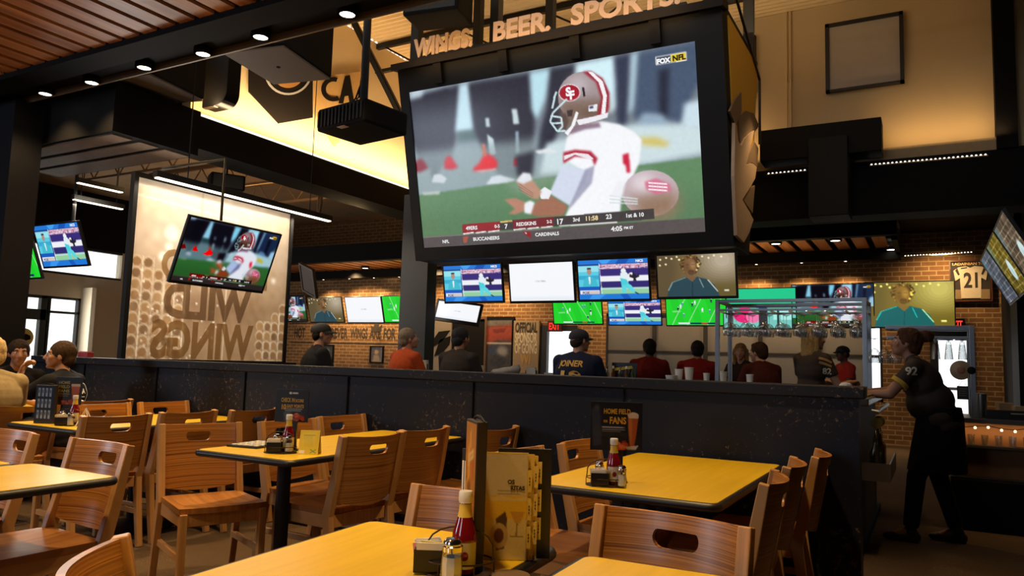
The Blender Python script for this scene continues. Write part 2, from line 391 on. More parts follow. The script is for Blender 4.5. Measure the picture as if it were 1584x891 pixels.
def sideline(w, h, vivid):
    im = Img(w, h, (150,166,176), [(55,228),(1160,33),(1195,793),(120,853)])
    P = im.poly
    k = 3 if w > 150 else 1
    P([(40,240),(1200,20),(1200,330),(60,470)], (120,130,140), soft=k*2)
    P([(60,225),(110,215),(112,260),(62,265)], (190,205,215), soft=k)
    P([(58,262),(250,200),(240,400),(225,500),(160,545),(95,520),(70,400)], (50,48,60), soft=k)
    P([(110,240),(210,215),(200,470),(170,575),(145,575),(140,480)], (44,42,54), soft=k)
    P([(252,200),(290,195),(318,385),(236,392)], (196,226,238), soft=k)
    P([(240,392),(320,382),(330,420),(250,430)], (88,112,112), soft=k)
    P([(285,195),(525,155),(545,330),(535,560),(470,585),(400,560),(350,480),(308,380)], (50,48,60), soft=k)
    P([(455,300),(475,300),(485,360),(462,362)], (200,214,220), soft=1); P([(352,335),(368,335),(372,372),(356,372)], (190,205,212), soft=1)
    P([(470,390),(482,390),(486,480),(472,480)], (150,170,185), soft=1)
    P([(360,400),(385,420),(395,480),(372,490)], (205,222,228), soft=1)
    P([(600,140),(702,122),(690,250),(610,460),(545,475),(590,300)], (52,52,64), soft=k)
    P([(525,155),(600,142),(585,260),(552,345),(532,300)], (190,228,240), soft=k)
    P([(702,122),(850,92),(872,200),(862,300),(830,320),(705,300)], (214,242,250), soft=k)
    P([(850,92),(915,82),(908,250),(897,368),(862,368)], (58,62,82), soft=k)
    P([(915,82),(948,78),(935,290),(905,330)], (176,202,216), soft=k)
    P([(945,78),(1165,36),(1172,200),(1105,365),(1010,330),(925,345)], (74,88,112), soft=k)
    P([(1020,150),(1062,140),(1055,345),(1022,330)], (44,46,62), soft=k)
    P([(1118,285),(1180,270),(1185,390),(1108,385)], (204,224,236), soft=k)
    P([(960,320),(1040,330),(1060,400),(930,400)], (150,172,192), soft=k)
    P([(590,440),(920,370),(1190,370),(1195,480),(1000,520),(560,570)], (206,224,228), soft=k)
    P([(940,420),(1010,418),(1060,440),(1050,458),(960,450)], (214,196,110), soft=k)
    P([(80,470),(560,420),(560,590),(95,640)], (150,168,170), .75, soft=k*2)
    # shoes
    P([(306,549),(312,534),(330,520),(345,490),(352,480),(374,484),(398,505),(402,528),(394,540),(350,546)], (226,48,54), soft=k-1); P([(306,549),(350,545),(396,539),(396,546),(340,553)], (240,200,200), .7, soft=1)
    P([(340,440),(352,440),(360,490),(346,490)], (200,120,100), soft=1)
    P([(196,538),(196,510),(206,488),(222,490),(238,518),(250,532),(225,542)], (205,50,60), soft=k-1); P([(88,552),(84,515),(96,498),(110,500),(124,520),(134,534),(110,548)], (140,40,52), soft=k-1)
    P([(464,530),(466,498),(486,498),(490,530)], (196,48,58), soft=1)
    P([(470,490),(545,470),(535,570),(478,575)], (52,50,62), soft=k)
    P([(358,602),(380,572),(410,566),(472,584),(440,606)], (214,222,230), soft=1); P([(148,592),(156,562),(182,560),(206,578),(196,596)], (206,214,220), soft=1)
    P([(545,470),(600,460),(640,475),(560,482)], (226,232,236), soft=1)
    # grass
    P([(90,645),(480,590),(1195,498),(1210,900),(90,900)], (100,138,100), soft=1)
    P([(90,720),(1200,640),(1210,900),(90,900)], (88,122,88), .6, soft=k*4)
    P([(110,634),(180,628),(178,642),(118,644)], (196,206,200), .8, soft=1)
    P([(430,585),(640,560),(640,600),(470,640)], (150,166,150), .5, soft=k*2)
    # player's body
    P([(700,362),(800,352),(870,366),(930,400),(955,430),(945,520),(920,580),(878,650),(872,735),(662,735),(690,668),(745,560),(655,500),(668,420)], (247,248,252), soft=1)
    P([(655,476),(700,466),(760,472),(787,502),(775,532),(765,500),(700,494),(655,522)], (176,48,66), soft=1)
    P([(658,490),(700,478),(750,484),(772,504),(758,506),(700,486),(658,508)], (238,232,238))
    P([(648,532),(752,548),(742,590),(680,690),(602,640)], (212,220,238), soft=1)
    P([(740,545),(775,530),(765,600),(690,690),(672,712)], (150,150,176), .8, soft=1)
    P([(520,702),(560,668),(604,646),(672,690),(656,728),(560,732),(528,722)], (164,112,90), soft=1)
    P([(498,682),(528,668),(546,676),(532,722),(508,718)], (238,240,246), soft=1)
    P([(428,664),(470,658),(508,672),(504,712),(470,722),(446,720),(470,700)], (186,134,112), soft=1)
    P([(562,632),(584,614),(612,632),(600,662),(570,662)], (238,240,246))
    P([(474,592),(508,562),(540,590),(572,632),(560,664),(536,660),(500,634)], (190,146,124), soft=1)
    for i in range(3): im.line((484,600+i*11), (540,640+i*7), 3, (130,92,78), .6)
    P([(474,590),(500,556),(528,560),(536,586),(500,602)], (226,230,236), soft=1)
    P([(882,488),(906,480),(912,560),(898,560),(894,530),(884,524)], (204,44,70), soft=1)
    P([(660,405),(700,365),(792,358),(800,378),(742,384),(690,402)], (150,128,150), soft=1)
    # helmet
    E = im.ell
    E((732,255), 98, 103, (166,150,152)); P([(646,270),(830,262),(826,316),(760,356),(700,366),(664,400),(645,330)], (128,104,92), soft=k*2)
    E((712,205), 40, 34, (206,196,202), .7, soft=k*2); E((770,320), 44, 22, (112,88,76), .6, soft=k)
    P([(728,152),(760,150),(806,180),(832,240),(830,300),(820,330),(784,330),(800,262),(780,196)], (160,44,58), soft=1)
    P([(748,152),(766,154),(806,192),(822,250),(816,322),(800,326),(808,255),(790,196)], (246,244,246))
    E((678,237), 42, 35, (240,236,240)); E((678,237), 39, 32, (164,34,48))
    P([(726,216),(734,214),(740,250),(732,256)], (40,30,32))
    P([(752,290),(786,284),(784,312),(752,314)], (236,236,240)); P([(756,292),(770,290),(770,300),(756,302)], (70,70,110))
    P([(640,330),(662,318),(676,350),(664,392),(644,380)], (96,78,72), soft=1); P([(668,308),(692,306),(688,332),(672,334)], (70,58,56))
    P([(660,398),(684,372),(704,312),(713,318),(700,366),(672,410)], (244,244,248))
    P([(704,348),(770,334),(828,318),(824,338),(780,352),(716,368)], (240,238,244))
    for a, b in (((668,262),(614,318)),((614,318),(604,352)),((604,352),(632,392)),((632,392),(664,390)),((606,330),(646,336)),((646,336),(652,372)),((622,250),(612,300)),((652,372),(634,392)),((612,360),(650,358)),((628,232),(618,260))):
        im.line(a, b, 7, (206,228,232))
    # second helmet
    E((988,642), 108, 92, (196,176,182)); P([(900,660),(1090,630),(1098,690),(1070,745),(960,748)], (150,120,98), soft=k*3)
    E((960,600), 46, 34, (236,226,230), .8, soft=k*2)
    P([(966,596),(1010,582),(1062,606),(1068,634),(1010,646),(972,628)], (214,120,146), soft=1)
    for i in range(3): im.line((980,600+i*13), (1052,606+i*13), 6, (250,240,246))
    for i in range(3): im.line((832,650+i*14), (940,664+i*10), 6, (212,222,226), .8)
    P([(860,600),(900,580),(880,660),(838,650)], (238,240,246), .8, soft=1)
    # score strip and ticker
    P([(110,812),(1205,738),(1210,900),(110,900)], (90,83,83)); P([(110,812),(650,775),(650,779),(110,816)], (130,120,118))
    P([(268,762),(1001,702),(1003,744),(270,797)], (72,66,66))
    P([(268,762),(410,750),(412,786),(270,797)], (150,46,52)); P([(462,746),(618,733),(620,769),(464,781)], (122,46,52))
    P([(414,750),(460,746),(460,752),(414,756)], (220,190,110))
    for a, b in ((272,312),(320,360),(368,412),(466,512),(518,562),(570,616)): im.line((a,800-(a-272)*.08), (b,797-(b-272)*.075), 5, (236,234,232))
    im.line((640,770),(862,756),5,(210,206,204))
    P([(1008,96),(1126,76),(1128,112),(1010,130)], (235,235,235)); P([(1011,99),(1066,90),(1068,118),(1013,127)], (60,70,90)); P([(1068,89),(1124,80),(1126,109),(1070,118)], (226,196,40))
    P([(500,790),(530,792),(534,818),(512,806)], (150,40,50)); P([(508,794),(516,796),(514,802)], (235,235,235)); P([(270,812),(292,808),(286,834),(274,836)], (170,90,70))
    if vivid:
        im.a = np.clip((im.a-.06)*1.02, 0, 1)**1.55; g = im.a.mean(axis=2, keepdims=True); im.a = np.clip(g+(im.a-g)*1.5, 0, 1)
    else: im.noise(.012, 3, 1)
    mb = MB(); im.grid(mb, W0, H0)
    T = lambda s, p, q, c=(236,236,236), b=.03: sheet_text(mb, im, s, p, q, c, b)
    T('49ERS', (282,783), (326,779)); T('0-5', (392,775), (412,773)); T('7', (431,778), (443,777))
    T('REDSKINS', (475,768), (552,762)); T('2-2', (592,757), (612,756)); T('17', (628,762), (656,760))
    T('3rd', (692,751), (718,749)); T('11:58', (738,748), (788,744), (236,214,160)); T('23', (818,741), (840,739)); T('1st & 10', (892,736), (962,730))
    T('NFL', (192,835), (218,833)); T('BUCCANEERS', (310,826), (411,819)); T('CARDINALS', (548,809), (639,801)); T('4:05', (838,790), (880,786)); T('PM ET', (886,782), (922,780))
    T('FOX', (1013,124), (1066,115), (250,250,250), .06); T('NFL', (1073,113), (1124,104), (40,34,20), .05)
    T('S', (664,249), (684,247), (246,244,248), .05); T('F', (678,262), (698,260), (246,244,248), .05)
    return mb.mesh('picture', [SCR])

def highlights():
    im = Img(112, 63, (40,50,120))
    im.rect(0,0,1,.12,(40,120,214)); im.poly([(.3,.0),(.5,0),(.42,.12),(.36,.12)], (70,160,240)); im.poly([(.6,.0),(.75,0),(.7,.12),(.55,.12)], (24,84,180))
    im.rect(.0,.12,1,.15,(20,40,110))
    im.rect(.32,.13,1,.25,(216,180,200)); r = np.random.RandomState(5)
    for i in range(90): im.ell((.32+.68*r.rand(), .14+.1*r.rand()), .01, .012, [(240,240,244),(190,80,110),(60,60,130),(226,150,170)][i%4])
    im.rect(.32,.25,1,.42,(58,46,120)); im.rect(.32,.42,1,.56,(240,240,246)); im.rect(.32,.56,1,.72,(52,44,112)); im.rect(.32,.72,1,.88,(150,206,160)); im.rect(.32,.72,1,.76,(190,222,214))
    im.rect(0,.15,.31,.7,(92,204,226)); im.rect(0,.15,.31,.3,(150,226,236)); im.rect(0,.4,.31,.5,(60,170,210))
    im.poly([(.06,.7),(.08,.5),(.13,.43),(.2,.43),(.26,.5),(.29,.7)], (70,186,206)); im.ell((.165,.3),.034,.085,(176,140,128)); im.poly([(.13,.24),(.2,.24),(.19,.2),(.14,.2)], (40,40,60)); im.poly([(.15,.43),(.18,.43),(.175,.62),(.158,.62)], (230,240,246))
    im.rect(0,.68,.31,.78,(28,90,190)); im.rect(.02,.78,.31,.88,(232,234,240)); im.rect(.12,.79,.3,.87,(212,198,190)); im.line((.315,.1),(.34,.9),.008,(240,244,250))
    im.rect(0,.88,1,1,(34,120,214)); im.poly([(.2,.88),(.4,.88),(.3,1),(.15,1)], (60,150,236)); im.poly([(.6,.88),(.7,.88),(.75,1),(.65,1)], (24,90,190))
    # runner in turquoise and white
    im.ell((.66,.3),.036,.06,(236,240,244)); im.poly([(.62,.34),(.7,.33),(.75,.45),(.72,.6),(.65,.64),(.61,.5)], (226,238,242)); im.poly([(.61,.48),(.7,.52),(.74,.66),(.68,.74),(.63,.72)], (80,206,220))
    im.poly([(.63,.66),(.7,.66),(.68,.86),(.63,.87)], (96,216,226)); im.poly([(.7,.62),(.76,.66),(.83,.86),(.81,.88),(.7,.74)], (96,216,226)); im.line((.81,.84),(.86,.89),.02,(30,30,40))
    # fleur emblem on a player
    im.ell((.77,.45),.05,.1,(240,238,240)); im.poly([(.8,.3),(.82,.4),(.85,.42),(.88,.36),(.88,.46),(.83,.5),(.84,.56),(.79,.56),(.8,.5),(.74,.46),(.75,.38),(.78,.42)], (40,34,50))
    mb = MB(); im.grid(mb, W0, H0)
    put_text(mb, 'NICS', .62, .375, .075, (.95,.96,1), y=-.004, bold=.04, align='c')
    put_text(mb, 'FOX', -.72, -.325, .08, (.12,.14,.3), y=-.004, bold=.06, align='l')
    return mb.mesh('picture', [SCR])
def blank():
    im = Img(48, 27, (246,248,252)); im.rect(0,.9,1,1,(236,240,246))
    for x in (.44,.47,.5,.53,.56): im.ell((x,.5+.01*math.sin(x*90)),.012,.016,(150,156,166))
    mb = MB(); im.grid(mb, W0, H0); return mb.mesh('picture', [SCR])
def curly_man():
    im = Img(112, 63, (112,94,62))
    for i in range(10): im.ell((.85,.15),.5-.045*i,.7-.06*i,(118+i*9,104+i*9,74+i*10), .35)
    im.rect(0,.0,.25,1,(84,72,52),.6,6); im.rect(.7,.7,1,1,(96,84,40),.6,5)
    for i,(x,y) in enumerate(((.05,.1),(.13,.06),(.2,.09),(.04,.24),(.12,.22),(.27,.05),(.3,.12),(.6,.06),(.68,.1),(.75,.05),(.84,.08))): im.ell((x,y),.013,.024,(255,240,190),.95)
    r = np.random.RandomState(2)
    im.ell((.445,.25),.115,.225,(70,50,32),1,1)
    for i in range(110):
        t = r.rand()*2*PI; q = .8+.35*r.rand(); im.ell((.445+.115*q*math.cos(t), .24+.2*q*math.sin(t)),.014,.024,[(120,90,52),(84,60,36),(236,208,140) if math.cos(t) > -.1 else (150,118,70),(60,44,28)][i%4], .9)
    im.ell((.44,.27),.08,.19,(132,98,64),1,1); im.poly([(.36,.3),(.52,.3),(.5,.45),(.46,.52),(.41,.51),(.37,.42)], (126,92,60)); im.ell((.45,.43),.045,.07,(96,70,48)); im.ell((.475,.27),.03,.09,(176,136,92),.8,2); im.ell((.40,.3),.03,.12,(96,70,46),.7,2)
    im.line((.385,.25),(.425,.25),.014,(60,44,32)); im.line((.455,.25),(.495,.25),.014,(60,44,32)); im.line((.42,.405),(.48,.405),.016,(84,52,40))
    im.poly([(.12,1),(.16,.74),(.24,.62),(.38,.54),(.52,.54),(.64,.6),(.74,.74),(.8,1)], (44,72,82)); im.line((.14,.86),(.2,.66),.012,(150,176,176)); im.line((.2,.66),(.38,.55),.012,(140,166,166))
    im.line((.66,.62),(.78,.9),.014,(206,214,206)); im.line((.55,.58),(.6,.8),.01,(150,170,170)); im.poly([(.38,.54),(.46,.66),(.52,.54)], (120,90,66)); im.line((.46,.66),(.455,1),.008,(26,46,56))
    im.rect(.86,.86,.92,.9,(226,222,200)); mb = MB(); im.grid(mb, W0, H0); return mb.mesh('picture', [SCR])
def curly_man_gold(src):
    me = src.copy(); a = me.color_attributes['Col']; v = np.zeros(len(me.vertices)*4); a.data.foreach_get('color', v); v = v.reshape(-1,4)
    g = v[:,:3].mean(axis=1); x = v.copy(); x[:,0] = np.clip(v[:,0]*1.35, 0, 1); x[:,1] = np.clip(v[:,1]*1.35, 0, 1); x[:,2] = v[:,2]*.45
    t = v[:,2] > v[:,0]; x[t,0] = .01; x[t,1] = v[t,1]*1.6+.02; x[t,2] = v[t,2]*1.4
    a.data.foreach_set('color', x.ravel()); return me
def field(seed, lines, teal=0):
    im = Img(112, 63, (34,204,44) if not teal else (40,190,130)); r = np.random.RandomState(seed)
    for i in range(4): im.poly([(i*.3-.1,0),(i*.3+.05,0),(i*.3+.2,1),(i*.3+.02,1)], (40,222,52) if not teal else (52,204,144), .5)
    for x0, x1 in lines: im.line((x0,0),(x1,1),.009,(226,240,226),.9)
    for i in range(9):
        x, y = .2+.6*r.rand(), .12+.6*r.rand(); c = [(30,36,70),(236,238,244),(90,140,170)][i%3]
        im.ell((x,y),.016,.045,c); im.ell((x+.004,y-.05),.009,.018,(230,232,240)); im.line((x,y+.03),(x-.012,y+.09),.009,c); im.line((x,y+.03),(x+.014,y+.09),.009,c)
    im.poly([(.1,.5),(.24,.48),(.26,.54),(.12,.56)], (150,232,150), .7); im.rect(.2,.92,.85,.98,(20,30,90)); im.rect(.2,.92,.4,.98,(230,234,240)); im.rect(.6,.92,.7,.98,(200,40,60))
    mb = MB(); im.grid(mb, W0, H0); return mb.mesh('picture', [SCR])
def teal_board():
    im = Img(112, 63, (40,200,140)); im.rect(0,.42,1,.5,(60,70,70)); im.rect(0,.5,1,1,(120,200,190))
    im.ell((.3,.68),.16,.2,(232,40,120)); im.ell((.42,.72),.1,.16,(240,120,170)); im.rect(.5,.5,.62,1,(50,50,56)); im.rect(.1,.5,.14,1,(70,90,96)); im.rect(.7,.55,.95,.8,(170,236,226)); im.rect(.75,.55,.78,1,(30,60,66))
    for i in range(5): im.ell((.48+.03*i,.46),.02,.04,(24,30,80))
    mb = MB(); im.grid(mb, W0, H0); return mb.mesh('picture', [SCR])
def brick_ad(c, m, blob, seed):  # brick wall's reflection and pale glare painted as the screen picture
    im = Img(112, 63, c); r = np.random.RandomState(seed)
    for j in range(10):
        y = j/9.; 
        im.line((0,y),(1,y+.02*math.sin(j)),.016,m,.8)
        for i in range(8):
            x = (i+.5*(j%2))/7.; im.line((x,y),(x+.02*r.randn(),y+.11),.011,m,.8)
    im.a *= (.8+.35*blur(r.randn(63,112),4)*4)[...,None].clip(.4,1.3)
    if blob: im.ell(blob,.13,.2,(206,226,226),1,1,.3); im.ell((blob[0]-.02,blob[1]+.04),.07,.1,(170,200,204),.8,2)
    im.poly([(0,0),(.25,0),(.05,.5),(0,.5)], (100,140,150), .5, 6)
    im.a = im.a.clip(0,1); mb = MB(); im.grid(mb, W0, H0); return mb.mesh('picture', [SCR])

PIC = dict(big=sideline(400,225,False), side=sideline(128,72,True), high=highlights(), white=blank(), man=curly_man(),
           field=field(4, ((.2,.42),(.5,.78),(.85,1.05))), field2=field(9, ((.35,.1),(.62,.36),(.95,.7))), teal=teal_board(),
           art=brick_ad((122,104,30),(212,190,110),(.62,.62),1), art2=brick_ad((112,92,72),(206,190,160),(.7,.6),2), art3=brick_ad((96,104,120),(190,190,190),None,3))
PIC['gold'] = curly_man_gold(PIC['man'])
def screen_thing(kind, label, cat, W, pic, loc, rz=0., tilt=0., group=None, H=None, depth=.06, bez=.018, pole=None, roll=0., arm=None):
    """a flat set facing -y before turning: case, picture, wall arm or ceiling pole"""
    H = H or W*9/16
    t = thing(kind, label, cat, loc, 0, group); t.rotation_euler = Euler((tilt, roll, rz), 'XYZ')
    mb = MB(); mb.box(-W/2-bez, W/2+bez, 0, depth*.55, -H/2-bez*1.5, H/2+bez); mb.box(-W*.36, W*.36, depth*.55, depth, -H*.36, H*.34)
    for s in (-1,1): mb.box(s*(W/2+bez/2)-bez/2, s*(W/2+bez/2)+bez/2, -.008, 0, -H/2-bez*1.5, H/2+bez)
    mb.box(-W/2, W/2, -.008, 0, H/2, H/2+bez); mb.box(-W/2, W/2, -.008, 0, -H/2-bez*1.5, -H/2)
    mb.build('case', CASE, t, bevel=.004)
    o = bpy.data.objects.new('picture', PIC[pic]); C.objects.link(o); o.parent = t; o.scale = (W/W0, 1, H/H0); o.location = (0, -.002, 0)
    mb = MB(); mb.box(-.12,.12,depth,depth+.02,-.1,.1); mb.box(-.03,.03,depth,depth+.1,-.03,.03)
    m = mb.build('mount', DKMETAL, t)
    if pole:
        # straight pole to the ceiling, in room directions
        inv = t.rotation_euler.to_matrix().inverted(); mb = MB()
        a = inv @ Vector((0,0,0)); base = Vector((0,depth+.09,0)); up = inv @ Vector((0,0,pole))
        mb.tube([base, base+up], .022, 10); mb.build('pole', DKMETAL, t, smooth=40)
    if arm:
        inv = t.rotation_euler.to_matrix().inverted(); mb = MB(); base = Vector((0,depth+.09,0)); w = t.rotation_euler.to_matrix() @ base
        u = base+inv @ Vector((0,0,arm[1])); mb.tube([base,u,u+inv @ Vector((arm[0]-w.x,0,0))], .013, 10); mb.build('arm', DKMETAL, t, smooth=40)
    return t
# ---------------------------------------------------------------- chairs
PLY = wood('zebra_ply', (.15,.050,.010), (.52,.225,.052), 'z', 330., .34, .3)
SEATW = wood('seat_timber', (.30,.115,.028), (.46,.20,.055), 'x', 30., .34, 1.2)
POSTW = wood('post_timber', (.42,.215,.075), (.56,.30,.115), 'x', 60., .4, 2.)
def back_y(z): return -.205-.085*max(0,(z-.44)/.43)
def chair_backrest():
    """curved ply panel with a D-shaped hand hole, thick and bevelled"""
    hw, t = .192, .016; z0, z1 = .49, .845; n = 28
    mb = MB(); cols = []
    hx, hc, hh = .068, .775, .052
    xs = sorted(set([-hw+2*hw*i/n for i in range(n+1)]+[-hx*math.cos(PI*i/22) for i in range(23)]))
    def edges(x):
        u = x/hw; lo = z0+.018*(u*u)-.018*(1-u*u)*.6; hi = z1-.006*(1-u*u)
        if abs(x) <= hx+1e-9:
            a = min(1, (hx-abs(x))/.012); top = hc+hh*.42*min(1, math.sqrt(max(0,1-(1-a)**2)))
            b2 = min(1, (hx-abs(x))/.026); bot = hc-hh*(.50+.08*(1-(x/hx)**2))*math.sqrt(max(0,1-(1-b2)**2))
            return lo, bot, top, hi
        return lo, None, None, hi
    def pt(x, z, s): 
        u = x/hw; return (x, back_y(z)-.055*(1-u*u)-.006+s*t/2, z)
    def strip(xa, xb, ga, gb, k):
        za = [ga[0]+(ga[1]-ga[0])*i/k for i in range(k+1)]; zb = [gb[0]+(gb[1]-gb[0])*i/k for i in range(k+1)]
        for s in (-1,1):
            vs = [pt(xa,z,s) for z in za]+[pt(xb,z,s) for z in zb]
            mb.add(vs, [(i,k+1+i,k+2+i,i+1) if s < 0 else (i,i+1,k+2+i,k+1+i) for i in range(k)])
        for i in (0,k): mb.add([pt(xa,za[i],-1),pt(xb,zb[i],-1),pt(xb,zb[i],1),pt(xa,za[i],1)], [(0,1,2,3) if i else (3,2,1,0)])
    for xa, xb in zip(xs, xs[1:]):
        a, b = edges(xa), edges(xb)
        if a[1] is not None and b[1] is not None:
            strip(xa, xb, (a[0],a[1]), (b[0],b[1]), 6); strip(xa, xb, (a[2],a[3]), (b[2],b[3]), 2)
        else: strip(xa, xb, (a[0],a[3]), (b[0],b[3]), 7)
    for x, s in ((-hw,-1),(hw,1)):
        a = edges(x); vs = [pt(x,a[0],-1),pt(x,a[3],-1),pt(x,a[3],1),pt(x,a[0],1)]; mb.add(vs, [(0,1,2,3)])
    me = mb.mesh('backrest', [PLY]); bm = bmesh.new(); bm.from_mesh(me); bmesh.ops.remove_doubles(bm, verts=bm.verts, dist=.0004)
    bmesh.ops.recalc_face_normals(bm, faces=bm.faces); bm.to_mesh(me); bm.free(); smooth_by_angle(me, 35); return me
def chair_seat():
    mb = MB(); n, m = 14, 14; hx, y0, y1 = .222, -.205, .225; top = []; bot = []
    for j in range(m+1):
        for i in range(n+1):
            u, v = 2*i/n-1, j/m; x = hx*u*(1-.05*(1-v)); y = y0+(y1-y0)*v-.02*(u*u)*(v>.9)
            d = .016*(1-u*u)**.8*math.sin(PI*min(1,v*1.15))*(1 if v < .87 else 0)
            top.append((x,y,.468-d)); bot.append((x,y,.440))
    N = (n+1)*(m+1); fs = []
    for j in range(m):
        for i in range(n):
            a = j*(n+1)+i; fs += [(a,a+1,a+n+2,a+n+1),(N+a,N+a+n+1,N+a+n+2,N+a+1)]
    for i in range(n): fs += [(i,N+i,N+i+1,i+1),(m*(n+1)+i,m*(n+1)+i+1,N+m*(n+1)+i+1,N+m*(n+1)+i)]
    for j in range(m): a, b = j*(n+1), (j+1)*(n+1); fs += [(a,b,N+b,N+a),(a+n,N+a+n,N+b+n,b+n)]
    mb.add(top+bot, fs); return mb
def make_chair():
    t = thing('dining_chair', '', 'chair', group='wooden dining chairs')
    chair_seat().build('seat', SEATW, t, smooth=40)
    o = bpy.data.objects.new('backrest', chair_backrest()); C.objects.link(o); o.parent = t
    for s in (-1,1):
        mb = MB(); mb.M = Matrix.Translation((s*.211,0,0))
        mb.sweep([(0,-.275,0),(0,-.222,.30),(0,-.20,.44),(0,back_y(.6)-.002,.6),(0,back_y(.848),.848)], .036, [.034,.044,.056,.048,.036])
        mb.build('leg', POSTW, t, bevel=.004)
        mb = MB(); mb.M = Matrix.Translation((s*.2,0,0)); mb.sweep([(0,.212,0),(0,.20,.44)], .036, [.032,.044]); mb.build('leg', POSTW, t, bevel=.004)
    mb = MB()
    for s in (-1,1): mb.box(s*.2-.012, s*.2+.012, -.18, .185, .375, .441)
    mb.box(-.185,.185,.185,.209,.375,.441); mb.box(-.185,.185,-.214,-.19,.375,.441); mb.build('seat_frame', POSTW, t, bevel=.003)
    for s in (-1,1):
        mb = MB(); mb.box(s*.2-.011, s*.2+.011, -.232, .2, .205, .24); mb.build('stretcher', POSTW, t, bevel=.003)
    return t
CHAIR = make_chair(); _first = [True]
def chair(x, y, face, label, group='wooden dining chairs'):
    """face: heading of the sitter in degrees (0 = +y, 90 = -x)"""
    if _first[0]:
        _first[0] = False; CHAIR.location = (x,y,0); CHAIR.rotation_euler = (0,0,R(face)); CHAIR['label'] = label; return CHAIR
    return dup(CHAIR, (x,y,0), R(face), label, group)

# ---------------------------------------------------------------- tables
LAM = wood('yellow_laminate', (.68,.44,.008), (.76,.50,.014), 'x', 26., .34, 1.5, .12)
BUMP = mat('rubber_edge', (.012,.011,.011), .42)
def rrect(x0,x1,y0,y1,r,n=5):
    out = []
    for cx, cy, a in ((x1-r,y1-r,0),(x0+r,y1-r,90),(x0+r,y0+r,180),(x1-r,y0+r,270)):
        out += [(cx+r*math.cos(R(a+90*i/n)), cy+r*math.sin(R(a+90*i/n))) for i in range(n+1)]
    return out
def table(x0, x1, y0, y1, label, rz=0., ped=None):
    cx, cy = (x0+x1)/2, (y0+y1)/2; w, d = (x1-x0)/2, (y1-y0)/2
    t = thing('dining_table', label, 'table', (cx,cy,0), R(rz), 'yellow topped dining tables')
    mb = MB(); mb.prism(rrect(-w+.016,w-.016,-d+.016,d-.016,.03),'z',.722,.75); mb.build('tabletop', LAM, t, bevel=.002)
    mb = MB(); n = 40; o = rrect(-w+.011,w-.011,-d+.011,d-.011,.035); mb.tube([(p[0],p[1],.7325) for p in o], .0165, 10, True); mb.build('edge_band', BUMP, t, smooth=60)
    for py in (ped or [0]):
        mb = MB(); mb.lathe([(.036,.03),(.036,.70)], 18, (0,py,0)); mb.box(-.17,.17,py-.17,py+.17,.695,.722)
        p = mb.build('pedestal', DKMETAL, t, smooth=40)
        mb = MB(); mb.lathe([(.27,.0),(.27,.012),(.09,.03),(.04,.05)], 28, (0,py,0)); mb.build('base_plate', DKMETAL, p, smooth=40)
    return t

# ---------------------------------------------------------------- things on the tables
RED = mat('ketchup_red', (.20,.006,.008), .12, coat=.6, vary=.05); WHITEP = mat('white_plastic', (.82,.81,.78), .35, vary=.03)
CLEAR = glass('clear_glass', (.93,.95,.95), .25); CHROME = mat('polished_chrome', (.72,.70,.68), .15, 1.)
SALT = mat('salt_grains', (.85,.84,.8), .9, vary=.05, scale=400); PEPPER = mat('pepper_grains', (.12,.1,.085), .9, vary=.5, scale=500)
PAPER = mat('white_paper', (.78,.76,.7), .8, vary=.04); BLKPL = mat('black_plastic', (.012,.012,.013), .3); WIRE = mat('dark_wire', (.05,.03,.02), .35, .6)
LABY = mat('yellow_label', (.75,.52,.05), .5, vary=.06); LABG = mat('pale_label', (.72,.66,.5), .5, vary=.1); TOMATO = mat('green_print', (.08,.25,.05), .5)
PINKP = mat('pink_packet', (.75,.3,.3), .7); YELP = mat('yellow_packet', (.8,.65,.2), .7); BLUEP = mat('blue_packet', (.35,.5,.7), .7)
ONTOP = .75
def ketchup(x, y, label, z=ONTOP+.006, rz=0.):
    t = thing('ketchup_bottle', label, 'bottle', (x,y,z), rz, 'ketchup bottles')
    mb = MB(); mb.lathe([(.026,0),(.029,.004),(.030,.075),(.028,.092),(.020,.118),(.0145,.140),(.0135,.160),(.0125,.162)], 22); mb.build('body', RED, t, smooth=50)
    mb = MB(); mb.lathe([(.0155,.16),(.0155,.163),(.0165,.165),(.0165,.183),(.015,.187)], 20); mb.build('cap', WHITEP, t, smooth=40)
    mb = MB(); mb.lathe([(.0180,.128),(.0152,.141),(.0142,.158)], 22, cap=False); mb.build('neck_label', LABY, t, smooth=80)
    mb = MB(); n = 12; vs = [((.0306)*math.cos(-PI/2+R(-62+124*i/n)), (.0306)*math.sin(-PI/2+R(-62+124*i/n)), z) for z in (.014,.045,.073) for i in range(n+1)]
    vs = [(v[0]*(1 if abs(k//(n+1)-1)==0 else .99), v[1], v[2]) for k, v in enumerate(vs)]
    mb.add(vs, [(r*(n+1)+i, r*(n+1)+i+1, (r+1)*(n+1)+i+1, (r+1)*(n+1)+i) for r in range(2) for i in range(n)]); lb = mb.build('front_label', LABG, t, smooth=80)
    mb = MB(); mb.ball((0,-.0302,.043), (.009,.0022,.011), 10, 6); mb.build('printed_tomato', RED, lb)
    return t
def shaker(x, y, label, salt=True, z=ONTOP+.006, h=.085):
    t = thing('salt_shaker' if salt else 'pepper_shaker', label, 'shaker', (x,y,z), 0, 'salt and pepper shakers')
    mb = MB(); mb.lathe([(.019,0),(.021,.004),(.0195,.03),(.017,h*.68)], 8); mb.build('glass_body', CLEAR, t)
    mb = MB(); mb.lathe([(.017,.004),(.0175,.03),(.0165,h*(.55 if salt else .4))], 8); mb.build('filling', SALT if salt else PEPPER, t)
    mb = MB(); mb.lathe([(.0185,h*.68),(.0185,h*.8),(.016,h*.83),(.0165,h*.9),(.012,h*.98),(.004,h)], 18); mb.build('cap', CHROME, t, smooth=40)
    return t
